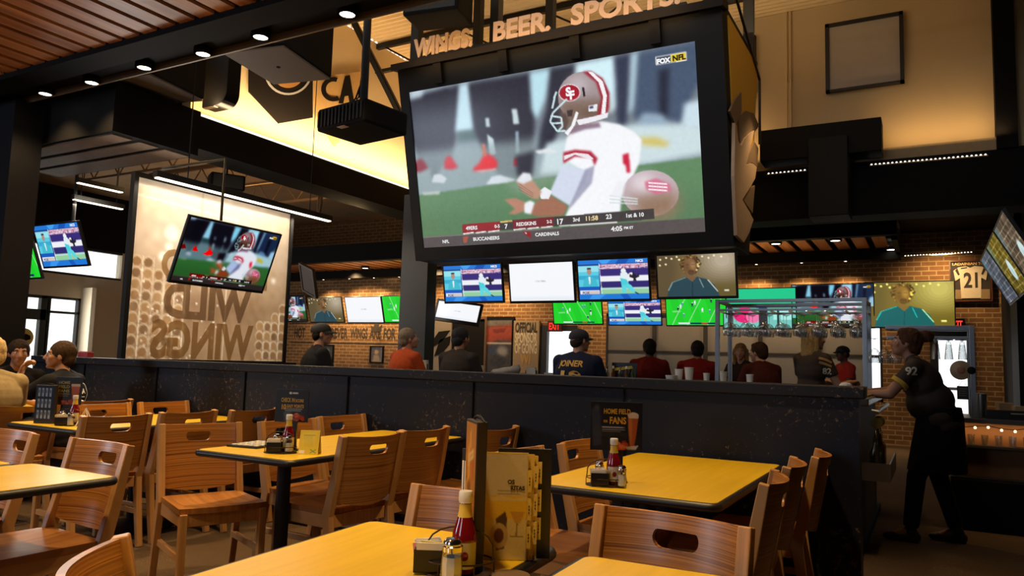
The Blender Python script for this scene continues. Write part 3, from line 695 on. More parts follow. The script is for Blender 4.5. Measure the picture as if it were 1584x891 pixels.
def packets(x, y, label, z=ONTOP+.006, rz=0., w=.036, h=.05):
    t = thing('packet_holder', label, 'packet holder', (x,y,z), rz, 'sugar packet holders')
    mb = MB()
    for a in ((-w,w,-.028,-.025),(-w,w,.025,.028),(-w,-w+.003,-.025,.025),(w-.003,w,-.025,.025)): mb.box(*a,0,h)
    mb.box(-w,w,-.028,.028,0,.004); mb.build('box', BLKPL, t, bevel=.001)
    for i in range(9):
        mb = MB(); mb.M = Matrix.Translation((random.uniform(-.004,.004),-.022+i*.0053,0)) @ Matrix.Rotation(R(random.uniform(-9,9)),4,'Y') @ Matrix.Rotation(R(random.uniform(-5,5)),4,'X')
        mb.box(-w+.006,w-.006,-.0017,.0017,.006,h+.012+random.uniform(0,.006)); mb.build('packet', (PAPER,PAPER,YELP,PAPER,PINKP,PAPER,PAPER,BLUEP,PAPER)[i], t)
    return t
def caddy(x, y, label, rz=0., w=.085, d=.062):
    t = thing('condiment_caddy', label, 'caddy', (x,y,ONTOP), rz, 'wire condiment caddies')
    mb = MB(); mb.prism([(w*math.cos(a),d*math.sin(a)) for a in (2*PI*i/28 for i in range(28))],'z',0,.005); mb.build('tray', WIRE, t)
    mb = MB(); ring = [(w*.97*math.cos(a), d*.97*math.sin(a), .032) for a in (2*PI*i/28 for i in range(28))]; mb.tube(ring, .0022, 6, True)
    for a in range(0,360,60): mb.tube([(w*.97*math.cos(R(a)),d*.97*math.sin(R(a)),.004),(w*.97*math.cos(R(a)),d*.97*math.sin(R(a)),.032)], .0018, 6)
    mb.build('wire_rail', WIRE, t, smooth=60)
    mb = MB(); mb.tube([(w*.95*math.cos(R(180*i/10)), 0, .032+.075*math.sin(R(180*i/10))**.6) for i in range(11)], .0022, 6); mb.build('handle', WIRE, t, smooth=60)
    return t
CARDM = attr_mat('printed_card', .42, .2)
def card(kind, label, cat, im, W, H, loc, rz, lean=8., group=None, texts=(), foot=True, back=(.015,.015,.017)):
    """printed card standing on the table with a folded foot behind"""
    t = thing(kind, label, cat, loc, rz, group)
    mb = MB(); mb.M = Matrix.Rotation(R(-lean),4,'X'); im.grid(mb, W, H, y=-.0012, z0=0)
    for s, x, z, size, col, kw in texts: put_text(mb, s, x, z, size, srgb(col), y=-.0026, **kw)
    mb.build('printed_face', CARDM, t, fix=False)
    mb = MB(); mb.M = Matrix.Rotation(R(-lean),4,'X'); mb.box(-W/2-.002,W/2+.002,-.0008,.0016,0,H+.002); mb.build('backing', mat('card_backing', back, .5), t)
    if foot:
        mb = MB(); mb.M = Matrix.Rotation(R(lean+10),4,'X'); mb.box(-W*.35,W*.35,-.001,.001,0,H*.7)
        mb.M = Matrix.Translation((0,0,0)) @ Matrix.Identity(4)
        mb2 = MB(); y1 = H*.7*math.sin(R(lean))+H*.42
        mb2.add([(-W*.3,H*.8*math.sin(R(lean)),H*.8*math.cos(R(lean))),(W*.3,H*.8*math.sin(R(lean)),H*.8*math.cos(R(lean))),(W*.3,y1,0),(-W*.3,y1,0),
                 (-W*.3,H*.8*math.sin(R(lean))+.002,H*.8*math.cos(R(lean))),(W*.3,H*.8*math.sin(R(lean))+.002,H*.8*math.cos(R(lean))),(W*.3,y1+.002,0),(-W*.3,y1+.002,0)],
                [(0,1,2,3),(7,6,5,4),(0,4,5,1),(3,2,6,7),(0,3,7,4),(1,5,6,2)])
        mb2.build('easel_foot', mat('card_backing', back, .5), t)
    return t
# ---------------------------------------------------------------- people
def remesh(mb, name, mats, voxel, parent=None, sm=3, smf=.5):
    me = mb.mesh('tmp', mats); ob = bpy.data.objects.new('tmp', me); C.objects.link(ob)
    md = ob.modifiers.new('r', 'REMESH'); md.mode = 'VOXEL'; md.voxel_size = voxel; md.use_smooth_shade = True
    if sm: m2 = ob.modifiers.new('s', 'SMOOTH'); m2.factor = smf; m2.iterations = sm
    bpy.context.view_layer.update(); dg = bpy.context.evaluated_depsgraph_get()
    nm = bpy.data.meshes.new_from_object(ob.evaluated_get(dg)); nm.name = name
    bpy.data.objects.remove(ob); bpy.data.meshes.remove(me)
    nm.materials.clear()
    for m in mats: nm.materials.append(m)
    nm.polygons.foreach_set('use_smooth', [True]*len(nm.polygons))
    o = bpy.data.objects.new(name, nm); C.objects.link(o)
    if parent: o.parent = parent
    return o
def skin(name, c): 
    m = mat(name, c, .5, vary=.1, scale=30); b = m.node_tree.nodes['Principled BSDF']; b.inputs['Subsurface Weight'].default_value = .08; b.inputs['Subsurface Radius'].default_value = (.02,.008,.004); return m
SK_FAIR = skin('skin_fair', (.52,.27,.17)); SK_TAN = skin('skin_tan', (.36,.17,.10)); SK_DARK = skin('skin_brown', (.13,.06,.035))
EYEW = mat('eye_white', (.7,.68,.64), .2, vary=.02); IRIS = mat('eye_iris', (.03,.02,.015), .2)
def hairmat(name, c): return mat(name, c, .7, vary=.5, scale=70, bump=.5, spec=.15)
from mathutils import noise as mnoise
def ruffle(o, amp=.006, f=55.):
    for v in o.data.vertices: v.co += v.normal*amp*(mnoise.noise(Vector((v.co.x*f, v.co.y*f, v.co.z*f*.35)))+.3)
class Person:
    def __init__(s, label, loc, face, skin=SK_FAIR, hair=None, style='short', shirt=(.02,.02,.02), sleeve='short', trousers=(.02,.022,.03), seat=None,
                 lean=6., head_yaw=0., head_pitch=0., g=1., h=1., arms=None, voxel=.011, hands=True, feet=None, knees=None, hip=.93, spine=.50, group=None, shirt_name='shirt', hips_shift=(0,0,0), beard=None, apron=False):
        s.t = t = thing('person', label, 'person', (loc[0],loc[1],loc[2] if len(loc) > 2 else 0), R(face), group)
        s.t.scale = (h,h,h)
        z0 = (seat+.10) if seat is not None else hip
        P = Vector((0,0,z0))+Vector(hips_shift); Lm = Matrix.Rotation(R(-lean),3,'X'); s.P, s.Lm = P, Lm
        T = lambda x,y,z: P+Lm @ Vector((x,y,z))
        s.T = T
        neck = T(0,-.01,spine); Hr = (Matrix.Rotation(R(head_yaw),3,'Z') @ Matrix.Rotation(R(-head_pitch),3,'X')); s.Hr = Hr
        hc = neck+Lm @ Vector((0,.025,.045))+Hr @ Vector((0,.012,.105)); s.hc = hc
        Hd = lambda x,y,z: hc+Hr @ Vector((x,y,z)); s.Hd = Hd
        sh = {k: T(k*.178*g**.5,-.005,spine-.065) for k in (-1,1)}
        arm = {}
        for k in (-1,1):
            if arms and k in arms: e, w = [Vector(v) for v in arms[k][:2]]
            else: e = sh[k]+Vector((k*.07,.10,-.27)); w = e+Vector((-k*.06,.235,.04))
            arm[k] = (sh[k], e, w)
        s.arm = arm
        leg = {}
        for k in (-1,1):
            hp = P+Vector((k*.095,0,-.03))
            if seat is not None: kn = (Vector(knees[k]) if knees else P+Vector((k*.13,.42,-.01))); an = Vector(feet[k]) if feet else Vector((k*.12,.40,max(.09,seat-.42)))
            else: an = Vector(feet[k]) if feet else Vector((k*.1,-.02,.09)); kn = Vector(knees[k]) if knees else (hp+an)/2+Vector((0,.03,.02))
            leg[k] = (hp, kn, an)
        s.leg = leg
        def torso(mb, f=0.):
            mb.ball(T(0,0,.0), (.165*g+f,.118*g+f,.125+f), rot=Lm); mb.ball(T(0,.005,.15), (.15*g+f,.112*g*g+f,.15+f), rot=Lm)
            mb.ball(T(0,-.005,.32), (.168*g+f,.115*g+f,.17+f), rot=Lm); mb.ball(T(0,-.02,.38), (.15*g+f,.10+f,.12+f), rot=Lm)
            for k in (-1,1):
                mb.cap(T(0,-.015,spine-.085), sh[k]+(T(0,0,spine)-T(k*.03,0,spine)), .075+f, .058+f)
                mb.cap(T(k*.03,-.02,spine-.02), T(k*.125*g**.5,-.015,spine-.05), .05+f, .048+f)
        b = MB(); torso(b, -.006)
        b.cap(T(0,-.012,spine-.06), hc+Hr @ Vector((0,-.022,-.06)), .058, .053)
        # head: skull, face, jaw, nose, brow, ears, lips
        b.ball(Hd(0,-.012,.026), (.076,.097,.090), 24, 16, Hr); b.ball(Hd(0,.022,-.012), (.064,.070,.095), 24, 16, Hr); b.ball(Hd(0,.040,-.072), (.044,.046,.040), 20, 12, Hr)
        b.ball(Hd(0,.070,-.098), (.022,.018,.015), 12, 8, Hr); b.cap(Hd(0,.088,.012), Hd(0,.108,-.030), .0095, .0145); b.cap(Hd(-.011,.096,-.034), Hd(.011,.096,-.034), .0085, .0085)
        b.cap(Hd(-.036,.076,.026), Hd(.036,.076,.026), .012, .012); b.cap(Hd(-.016,.087,-.062), Hd(.016,.087,-.062), .0085, .0085)
        for k in (-1,1):
            b.ball(Hd(k*.077,-.006,-.008), (.010,.020,.033), 12, 8, Hr @ Matrix.Rotation(R(k*-18),3,'Z')); b.ball(Hd(k*.042,.062,-.022), (.022,.02,.022), 12, 8, Hr)
            S_, e, w = arm[k]; b.cap(S_, e, .047*g**.5, .039); b.cap(e, w, .041, .027)
            if hands: s.hand(b, k, e, w, (arms[k][2] if arms and k in arms and len(arms[k]) > 2 else {}))
            hp, kn, an = leg[k]; b.cap(hp, kn, .080*g**.5, .056); b.cap(kn, an, .056, .036); b.cap(an, an+Vector((0,.13,-.055)), .036, .028)
        s.body = remesh(b, 'body', [skin], voxel, t, 3, .45)
        # eyes and brows
        hm = hairmat('hair_%d_%d_%d' % tuple(int(v*999) for v in (hair or (.05,.03,.02))), hair or (.05,.03,.02)); s.hm = hm
        for k in (-1,1):
            m = MB(); m.ball(Hd(k*.031,.0745,.004), .0125, 12, 8); e = m.build('eye', EYEW, t, smooth=180)
            m = MB(); m.ball(Hd(k*.031,.0828,.004), (.0058,.0058,.0058), 10, 6); m.build('iris', IRIS, e, smooth=180)
            m = MB(); m.tube([Hd(k*.017,.089,.026), Hd(k*.031,.090,.031), Hd(k*.047,.077,.025)], .0035, 6); m.build('eyebrow', hm, t)
        m = MB(); m.tube([Hd(-.019,.089,-.0625), Hd(0,.0955,-.0625), Hd(.019,.089,-.0625)], .0032, 6); m.build('lips', mat('lips', (.30,.10,.08), .4), t)
        if beard:
            m = MB(); m.ball(Hd(0,.040,-.076), (.051,.054,.040), 18, 10, Hr); 
            for k in (-1,1): m.cap(Hd(k*.058,.02,-.05), Hd(k*.068,.0,.0), .014, .010)
            m.cap(Hd(-.02,.091,-.05), Hd(.02,.091,-.05), .007, .007)
            remesh(m, 'beard', [hairmat('beard_hair', beard)], .008, t, 2)
        s.hair(style)
        # clothes
        if shirt is not None:
            sm = shirt if not isinstance(shirt, tuple) else mat('cloth_%d_%d_%d' % tuple(int(v*999) for v in shirt), shirt, .85, vary=.2, scale=25, bump=.2, spec=.15)
            m = MB(); torso(m, .012); m.ball(T(0,0,-.06), (.172*g,.125*g,.09), rot=Lm)
            for k in (-1,1):
                S_, e, w = arm[k]; q = S_+(e-S_)*(.62 if sleeve == 'short' else .98)
                m.cyl(S_, q, .062*g**.5, .060 if sleeve == 'short' else .050); m.ball(S_, .063*g**.5)
                if sleeve == 'long': m.ball(e, .050); m.cyl(e, e+(w-e)*.93, .050, .038)
            m.cyl(T(0,-.012,spine-.08), T(0,-.006,spine-.015), .082, .066)
            s.shirt = remesh(m, shirt_name, [sm], max(voxel, .010), t, 2, .4)
        tm = mat('trousers_%d_%d_%d' % tuple(int(v*999) for v in trousers), trousers, .85, vary=.2, spec=.15)
        m = MB(); m.ball(T(0,0,-.015), (.170*g,.124*g,.125), rot=Lm)
        for k in (-1,1):
            hp, kn, an = leg[k]; m.cap(hp, kn, .092*g**.5, .070); m.ball(kn, .070); m.cyl(kn, kn+(an-kn)*.94, .070, .058)
        remesh(m, 'trousers', [tm], .014, t, 2)
        if apron:
            m = MB(); vs = []; n = 28
            for z, rx, ry, dy in ((.10,.185,.15,0),(.02,.20,.165,0),(-.12,.215,.18,.01),(-.28,.225,.20,.02),(-.40,.225,.21,.03)):
                vs += [tuple(P+Vector((rx*math.cos(2*PI*j/n)*(1+.03*math.cos(6*PI*j/n)), ry*math.sin(2*PI*j/n)+dy, z))) for j in range(n)]
            m.add(vs, [(i*n+j,i*n+(j+1)%n,(i+1)*n+(j+1)%n,(i+1)*n+j) for i in range(4) for j in range(n)]); m.build('apron', mat('black_apron', (.007,.007,.008), .85, spec=.15), t, smooth=180)
        for k in (-1,1):
            an = leg[k][2]; m = MB(); f = Vector((k*.02,1,0)).normalized()
            m.cap(an+Vector((0,-.035,-.05)), an+f*.11+Vector((0,0,-.055)), .038, .036); m.cap(an+f*.11+Vector((0,0,-.055)), an+f*.175+Vector((0,0,-.062)), .036, .026); m.cap(an, an+Vector((0,-.01,-.05)), .045, .042)
            m.box(an.x-.034, an.x+.034, an.y-.06, an.y+.15, an.z-.09, an.z-.075)
            remesh(m, 'shoe', [mat('dark_shoe', (.012,.011,.011), .5)], .011, t, 2)
    def hand(s, b, k, e, w, o):
        f = Vector(o['dir']).normalized() if 'dir' in o else (w-e).normalized()
        n = Vector(o.get('palm', (0,0,-1))); n = (n-f*n.dot(f)).normalized(); sd = f.cross(n)*k   # sd points to the thumb side
        curl = o.get('curl', 35.)
        c = w+f*.048; rot = Matrix((sd, f, n)).transposed(); b.ball(c, (.040,.050,.016), 16, 10, rot); b.cap(w-f*.01, w+f*.02, .026, .025)
        for i, (off, ln) in enumerate(((.030,.040),(.010,.045),(-.011,.042),(-.030,.033))):
            p = w+f*(.088-abs(off-.005)*.2)+sd*off; d = f.copy()
            for j, q in enumerate((1.,.72,.58)):
                ang = R(curl*(.6+.35*j)); ax = sd*1.; d = (Matrix.Rotation(ang if n.dot(Matrix.Rotation(.5,3,ax) @ f) > 0 else -ang, 3, ax) @ d)
                p2 = p+d*ln*q; b.cap(p, p2, .0098-.0008*j, .0092-.0008*j); p = p2
        p = w+f*.028+sd*.030; d = (f*.6+sd*.75+n*.25).normalized()
        for q in (.040,.032): p2 = p+d*q; b.cap(p, p2, .0125, .0105); p = p2; d = (d+f*.35+n*.3).normalized()
    def hair(s, style):
        Hd, Hr, t = s.Hd, s.Hr, s.t; m = MB()
        if style == 'bald': return
        if style != 'cap':
            m.ball(Hd(0,-.020,.038), (.086,.101,.094), 24, 16, Hr)
            m.ball(Hd(0,-.060,-.015), (.074,.058,.075), 18, 12, Hr)
            for k in (-1,1): m.ball(Hd(k*.066,-.005,.03), (.020,.045,.05), 12, 8, Hr)
            if style in ('full','bun','long'): m.ball(Hd(0,.030,.082), (.068,.050,.036), 16, 10, Hr)
            if style == 'long':
                for i in range(7):
                    a = PI*(.05+.9*i/6); x, y = .082*math.cos(a), -.018-.085*math.sin(a)
                    m.cap(Hd(x,y,.02), Hd(x*1.02,y-.012,-.16), .030, .028); m.cap(Hd(x*1.02,y-.012,-.16), Hd(x*.8,y-.02,-.30-.03*math.sin(i*2.1)), .028, .012)
            if style == 'bun':
                m.ball(Hd(0,-.120,.085), (.050,.048,.046), 14, 10); m.ball(Hd(.01,-.152,.10), (.034,.032,.034), 12, 8); m.ball(Hd(-.012,-.15,.072), (.03,.03,.028), 12, 8); m.cap(Hd(0,-.07,.06), Hd(0,-.12,.085), .045, .035)
            ruffle(remesh(m, 'hair', [s.hm], .008, t, 2, .4))
        else:
            m.ball(Hd(0,-.055,-.012), (.074,.052,.062), 18, 12, Hr)
            for k in (-1,1): m.ball(Hd(k*.068,-.016,.005), (.014,.035,.04), 12, 8, Hr)
            remesh(m, 'hair', [s.hm], .009, t, 2, .4)
    def cap(s, col, back=False, name='cap', brim=None, yaw=None):
        """ball cap: dome, brim (to the front, or to the back), button"""
        Hd, Hr, t = s.Hd, s.Hr, s.t; sg = -1 if back else 1
        cm = mat('cap_%d_%d_%d' % tuple(int(v*999) for v in col), col, .75, vary=.15); m = MB()
        n, k = 28, 8; vs = []
        for i in range(k+1):
            a = PI/2*i/k; vs += [Hd(.088*math.cos(a)*math.cos(2*PI*j/n), -.012+.110*math.cos(a)*math.sin(2*PI*j/n), .032+.090*math.sin(a)**.85) for j in range(n)]
        vs += [Hd(.086*math.cos(2*PI*j/n), -.012+.108*math.sin(2*PI*j/n), .022) for j in range(n)]
        fs = [(i*n+j, i*n+(j+1)%n, (i+1)*n+(j+1)%n, (i+1)*n+j) for i in range(k) for j in range(n)]+[((k+1)*n+j, (k+1)*n+(j+1)%n, (j+1)%n, j) for j in range(n)]
        m.add(vs, fs); o = m.build(name, cm, t, smooth=60)
        m = MB(); top = []; 
        for r in range(5):
            for i in range(13):
                a = R(-68+136*i/12); rad = 1+.62*(r/4)*max(0,math.cos(a*1.25))
                top.append((.086*math.sin(a)*(1+.06*r/4), sg*(-.012*sg+.106*math.cos(a)*rad), .034-.018*(r/4)-.020*(math.sin(a)**2)*(r/4)))
        N = len(top); vs = [Hd(*p) for p in top]+[Hd(p[0],p[1],p[2]-.004) for p in top]; fs = []
        for r in range(4):
            for i in range(12): a = r*13+i; fs += [(a,a+1,a+14,a+13),(N+a,N+a+13,N+a+14,N+a+1)]
        for i in range(12): fs += [(52+i,52+i+1,N+52+i+1,N+52+i)]
        m.add(vs, fs); m.build('cap_brim', mat('brim_%d_%d_%d' % tuple(int(v*999) for v in (brim or col)), brim or col, .7), t, smooth=50)
        m = MB(); m.ball(Hd(0,-.012,.122), (.008,.008,.005), 8, 6); m.build('cap_button', cm, t); s.capo = o; return o
    def glasses(s):
        Hd, t = s.Hd, s.t; m = MB()
        for k in (-1,1):
            m.tube([Hd(k*.033+.021*math.cos(a), .098-.010*abs(math.cos(a)) if True else 0, .003+.015*math.sin(a)) for a in (2*PI*i/16 for i in range(16))], .0018, 6, True)
            m.tube([Hd(k*.054,.088,.006), Hd(k*.076,.05,.008), Hd(k*.082,-.01,.004), Hd(k*.080,-.028,-.012)], .0018, 6)
        m.tube([Hd(-.012,.099,.006), Hd(0,.103,.010), Hd(.012,.099,.006)], .0018, 6); m.build('glasses', mat('spectacle_frame', (.02,.018,.016), .3), t)
    def decal(s, name, pieces, c, n, mat_, up=(0,0,1), target=None):
        """flat outlines (text in x-z) pressed onto the shirt: pieces = (verts, faces) in a plane facing n at c"""
        ob = target or s.shirt; bvh = BVHTree.FromPolygons([v.co for v in ob.data.vertices], [tuple(p.vertices) for p in ob.data.polygons])
        n = Vector(n).normalized(); up = Vector(up); up = (up-n*up.dot(n)).normalized(); rt = up.cross(n); c = Vector(c); m = MB()
        for vs, fs in pieces:
            out = []
            for x, _, z in vs:
                p = c+rt*x+up*z+n*.35; h = bvh.ray_cast(p, -n, .6); out.append((h[0] if h[0] else c+rt*x+up*z)+n*.004)
            m.add(out, fs)
        return m.build(name, mat_, s.t, fix=False)
def txt(s, size, x=0, z=0, bold=.03, k=1., slope=0.):
    vs, fs, w = text_geo(s, size, bold); w *= k
    return ([(x-w/2+v[0]*k, 0, z+v[2]+slope*(v[0]*k-w/2)) for v in vs], fs)
def quad_strip(pts, w):
    """a band of width w along points in the x-z plane"""
    vs, fs = [], []
    for i, p in enumerate(pts):
        a, b = pts[max(i-1,0)], pts[min(i+1,len(pts)-1)]; d = Vector((b[0]-a[0], b[1]-a[1])).normalized()
        vs += [(p[0]-d.y*w/2,0,p[1]+d.x*w/2),(p[0]+d.y*w/2,0,p[1]-d.x*w/2)]
    return vs, [(2*i,2*i+1,2*i+3,2*i+2) for i in range(len(pts)-1)]
def bend(pts, n=5):
    out = []
    for a, b in zip(pts, pts[1:]): out += [(a[0]+(b[0]-a[0])*i/n, a[1]+(b[1]-a[1])*i/n) for i in range(n)]
    return out+[pts[-1]]
# ---------------------------------------------------------------- the room
CARPET = speckle('brown_carpet', (.085,.055,.033), (.16,.10,.055), 60., .62, .95, .1)
BRICK = brick('brick', (.34,.155,.052), (.23,.10,.035), (.52,.37,.2))
NAVY = speckle('worn_dark_paint', (.0075,.0093,.019), (.12,.095,.07), 34., .655, .5, .22)
CREAM = mat('cream_plaster', (.66,.50,.28), .85, vary=.05, scale=3); CREAM2 = mat('pale_plaster', (.72,.62,.45), .85, vary=.05)
DARKW = mat('dark_wall_paint', (.010,.009,.010), .8, vary=.2, spec=.15); SLAT = wood('cedar_slats', (.30,.095,.022), (.62,.25,.075), 'x', 6., .38, .35, .15)
DECKB = mat('brown_deck', (.30,.18,.085), .8, vary=.25, scale=4); TAUPE = mat('taupe_panel', (.30,.20,.125), .6)
FAR, PART, XR, ZL, ZU = 15., 4.3, 1.05, 3.8, 5.95
def bx(name, m, *b, bevel=0, s=True, parent=None):
    mb = MB()
    for q in (b if isinstance(b[0], tuple) else (b,)): mb.box(*q)
    o = mb.build(name, m, parent, bevel=bevel)
    return struct(o) if s else o
bx('floor', CARPET, -16.6,1.3,-4,15.2,-.1,0)
# far brick wall with its openings
wx0, wx1 = at(937,540,Y=FAR).x, at(1365,540,Y=FAR).x
ex0, ex1 = at(836,540,Y=FAR).x, at(893,540,Y=FAR).x; rx0, rx1 = at(1439,560,Y=FAR).x, at(1508,560,Y=FAR).x
WT, WS, DT, RT = 2.32, .72, 2.06, 1.98
bx('wall_far', BRICK, (-16.6,ex0,FAR,FAR+.2,0,4.8),(ex0,ex1,FAR,FAR+.2,DT,4.8),(ex1,wx0,FAR,FAR+.2,0,4.8),(wx0,wx1,FAR,FAR+.2,0,WS),(wx0,wx1,FAR,FAR+.2,WT,4.8),
   (wx1,rx0,FAR,FAR+.2,0,3.8),(rx0,rx1,FAR,FAR+.2,RT,3.8),(rx1,1.3,FAR,FAR+.2,0,3.8))
FRAME = mat('dark_window_frame', (.016,.014,.013), .5); PANE = glass('window_glass', (.95,.97,.98), .12); SHADE = transl('roller_shade', (.28,.25,.225), .6)
n = 5
for i in range(n):
    a, b = wx0+(wx1-wx0)*i/n, wx0+(wx1-wx0)*(i+1)/n
    w = struct(bx('window_%d' % (i+1), FRAME, (a,a+.04,FAR,FAR+.12,WS,WT),(b-.04,b,FAR,FAR+.12,WS,WT),(a,b,FAR,FAR+.12,WS,WS+.05),(a,b,FAR,FAR+.12,WT-.05,WT),(a,b,FAR+.02,FAR+.1,1.50,1.55)))
    bx('pane', PANE, a+.04,b-.04,FAR+.07,FAR+.076,WS+.05,WT-.05, s=False, parent=w)
    if i != 4: bx('roller_shade', SHADE, a+.02,b-.02,FAR+.03,FAR+.034,WS+.03,WT-.02, s=False, parent=w)
    else: bx('roller_shade', SHADE, a+.02,b-.22,FAR+.03,FAR+.034,WS+.03,WT-.02, s=False, parent=w)
def door(name, x0, x1, top, glass_x0, glass_x1, z0, y=FAR):
    d = bx(name, FRAME, (x0,glass_x0,y-.02,y+.1,0,top),(glass_x1,x1,y-.02,y+.1,0,top),(glass_x0,glass_x1,y-.02,y+.1,0,z0),(glass_x0,glass_x1,y-.02,y+.1,top-.12,top))
    bx('pane', PANE, glass_x0,glass_x1,y+.03,y+.036,z0,top-.12, s=False, parent=d)
    mb = MB(); mb.box(glass_x0-.02,glass_x1+.02,y-.075,y-.045,.98,1.03); mb.box(glass_x0-.01,glass_x0+.02,y-.05,y-.02,.985,1.025); mb.box(glass_x1-.02,glass_x1+.01,y-.05,y-.02,.985,1.025); mb.build('push_bar', STEEL, d); return d
door('door_1', ex0, ex1, DT, at(846,550,Y=FAR).x, ex1-.09, .25)
d3 = door('door_2', rx0, rx1, RT, at(1452,560,Y=FAR).x, at(1496,560,Y=FAR).x, .3)
# left outside wall with entry door and windows
XL = -16.5
def lw(px, py): return at(px, py, X=XL)
dy0, dy1 = lw(34,480).y, lw(72,480).y; wy0, wy1 = lw(76,480).y, lw(124,480).y
bx('wall_upper', DARKW, (XL-.02,XL+.03,-4,FAR,3.5,4.8),(XL-.02,XL+.03,-4,dy0-.25,0,3.5))
bx('wall_left', CREAM2, (XL-.2,XL,-4,dy0-.2,0,4.8),(XL-.2,XL,dy0-.2,wy1,2.36,2.85),(XL-.2,XL,wy1,FAR,0,2.85),(XL-.2,XL,dy0-.2,FAR,3.5,4.8),(XL-.2,XL,wy0-.04,wy1,0,.95),(XL-.2,XL,wy1+.9,FAR,2.85,3.5),(XL,XL+.35,wy1+.02,wy1+.12,0,2.6))
d = bx('door_3', FRAME, (XL-.12,XL,dy0-.2,dy0+.06,0,2.36),(XL-.12,XL,dy1-.12,dy1+.04,0,2.36),(XL-.12,XL,dy0,dy1,1.84,2.06),(XL-.12,XL,dy0,dy1,2.3,2.36),(XL-.12,XL,dy0,dy1,0,.25))
bx('pane', PANE, (XL-.06,XL-.054,dy0+.06,dy1-.12,.25,1.84),(XL-.06,XL-.054,dy0+.06,dy1-.12,2.06,2.3), s=False, parent=d)
w = bx('window_6', FRAME, (XL-.12,XL,wy0-.04,wy0+.03,.95,2.36),(XL-.12,XL,wy1-.05,wy1,.95,2.36),(XL-.12,XL,wy0,wy1,2.0,2.05),(XL-.12,XL,wy0,wy1,.95,1.0),(XL-.12,XL,wy0,wy1,2.31,2.36))
bx('pane', PANE, XL-.06,XL-.054,wy0+.03,wy1-.05,1.0,2.31, s=False, parent=w)
w = bx('window_7', FRAME, (XL-.12,XL,dy0-.2,wy1+.9,2.85,2.9),(XL-.12,XL,dy0-.2,wy1+.9,3.45,3.5)); bx('pane', PANE, XL-.06,XL-.054,dy0-.2,wy1+.9,2.9,3.45, s=False, parent=w)
bx('wall_right', DARKW, XR,XR+.2,-4,15.2,0,ZU); bx('wall_back', mat('back_wall_paint', (.16,.10,.06), .8), -16.6,1.3,-4.2,-4,0,ZU)
# low dividing wall, its ledge, and the return under the glass mural
bx('wall_partition', NAVY, (-7.75,-.33,PART,PART+.14,0,1.11)); xe = -.30
t = bx('trim_1', NAVY, -7.75,xe,PART-.03,PART+.17,1.11,1.172, bevel=.006)
for i, x in enumerate((-6.95,-5.35,-4.75,-3.3,-1.9)): pass
mb = MB()
for x in (-6.9,-5.86,-4.78,-3.72,-2.65,-1.6): mb.box(x-.004,x+.004,PART-.012,PART+.01,.1,1.105)
struct(mb.build('trim_2', BLACK)); bx('baseboard_partition', BLACK, -7.75,-.33,PART-.015,PART,0,.1)
MX = -6.6
bx('wall_under_mural', NAVY, MX-.08,MX+.08,PART+.17,6.6,0,1.16)
bx('column_1', mat('black_steel_column', (.007,.0068,.010), .6, spec=.2), -8.55,-8.22,4.15,4.45,0,ZL)
bx('column_2', mat('slate_column', (.022,.024,.03), .5), at(632,500,Y=7.75).x,at(658,500,Y=7.55).x,7.55,7.75,0,3.3)
bx('column_3', mat('black_steel_column', (.01,.01,.013), .5), .97,1.05,11.5,12.4,0,3.6)
# dining ceiling of cedar slats, the dark edge beam with its lamp channel
mb = MB(); mb.box(-16.6,1.05,-4,3.7,3.9,3.95); struct(mb.build('ceiling', BLACK))
mb = MB(); x = -16.4
while x < 1.0: mb.box(x, x+.162, -4, 3.7, 3.80, 3.825); x += .222
struct(mb.build('ceiling_slats', SLAT))
bx('beam_1', BLACK, (-16.6,1.05,3.7,3.95,3.75,4.6),(-16.6,1.05,3.95,4.3,3.86,4.6)); bx('trim_3', mat('channel_lip', (.30,.22,.15), .4, .5), (-8.6,1.0,3.953,3.972,3.80,3.862),(-8.6,1.0,4.262,4.28,3.80,3.862))
# high bar hall: upper walls, roof deck, ledges, dark edge beams
YB, XC = 10.13, -7.2
bx('wall_upper_left', CREAM, XC-.15,XC,5.45,YB,3.86,ZU); bx('wall_upper_far', CREAM, XC,XR,YB,YB+.15,3.86,ZU)
bx('beam_2', BLACK, (XC-.3,XC+.16,5.45,YB,3.49,3.86)); bx('beam_5', BLACK, (-9.6,-7.02,4.45,5.45,3.40,3.90)); bx('trim_6', mat('soffit_brown', (.16,.10,.055), .7, vary=.3), (-9.5,-7.1,4.5,4.72,3.385,3.40),(-9.5,-7.1,4.80,5.02,3.385,3.40),(-9.5,-7.1,5.10,5.40,3.385,3.40)); bx('beam_3', BLACK, (XC,XR,YB-.16,YB+.3,3.14,3.80))
mb = MB(); n = 60; prof = []
for i in range(n*4): y = 4.2+(YB-4.1)*i/(n*4); prof.append((y, ZU+.04*(1 if (i % 4) in (1,2) else 0)))
prof += [(YB+.15,ZU+.12),(4.2,ZU+.12)]; mb.prism(prof,'x',XC,XR); struct(mb.build('ceiling_deck', mat('ribbed_deck', (.72,.54,.30), .6, .1, vary=.06)))
bx('ceiling_left', DECKB, -16.6,XC-.15,4.3,FAR,4.75,4.8); bx('ceiling_far', mat('black_ceiling', (.012,.010,.009), .85, spec=.1), XC-.15,XR,YB+.15,FAR,3.72,3.8)
# canopy of cedar slats before the far wall, with its bulkhead
mb = MB(); x = -15.5
while x < -.6: mb.box(x,x+.2,13.02,14.5,3.40,3.43); x += .30
struct(mb.build('ceiling_canopy', SLAT)); bx('beam_4', BLACK, (-15.6,-.42,12.85,13.02,3.36,3.75),(-15.6,-.42,14.5,14.72,3.20,3.75),(-.5,-.42,13.02,14.5,3.30,3.75),(-15.6,-.42,13.02,14.5,3.5,3.55))
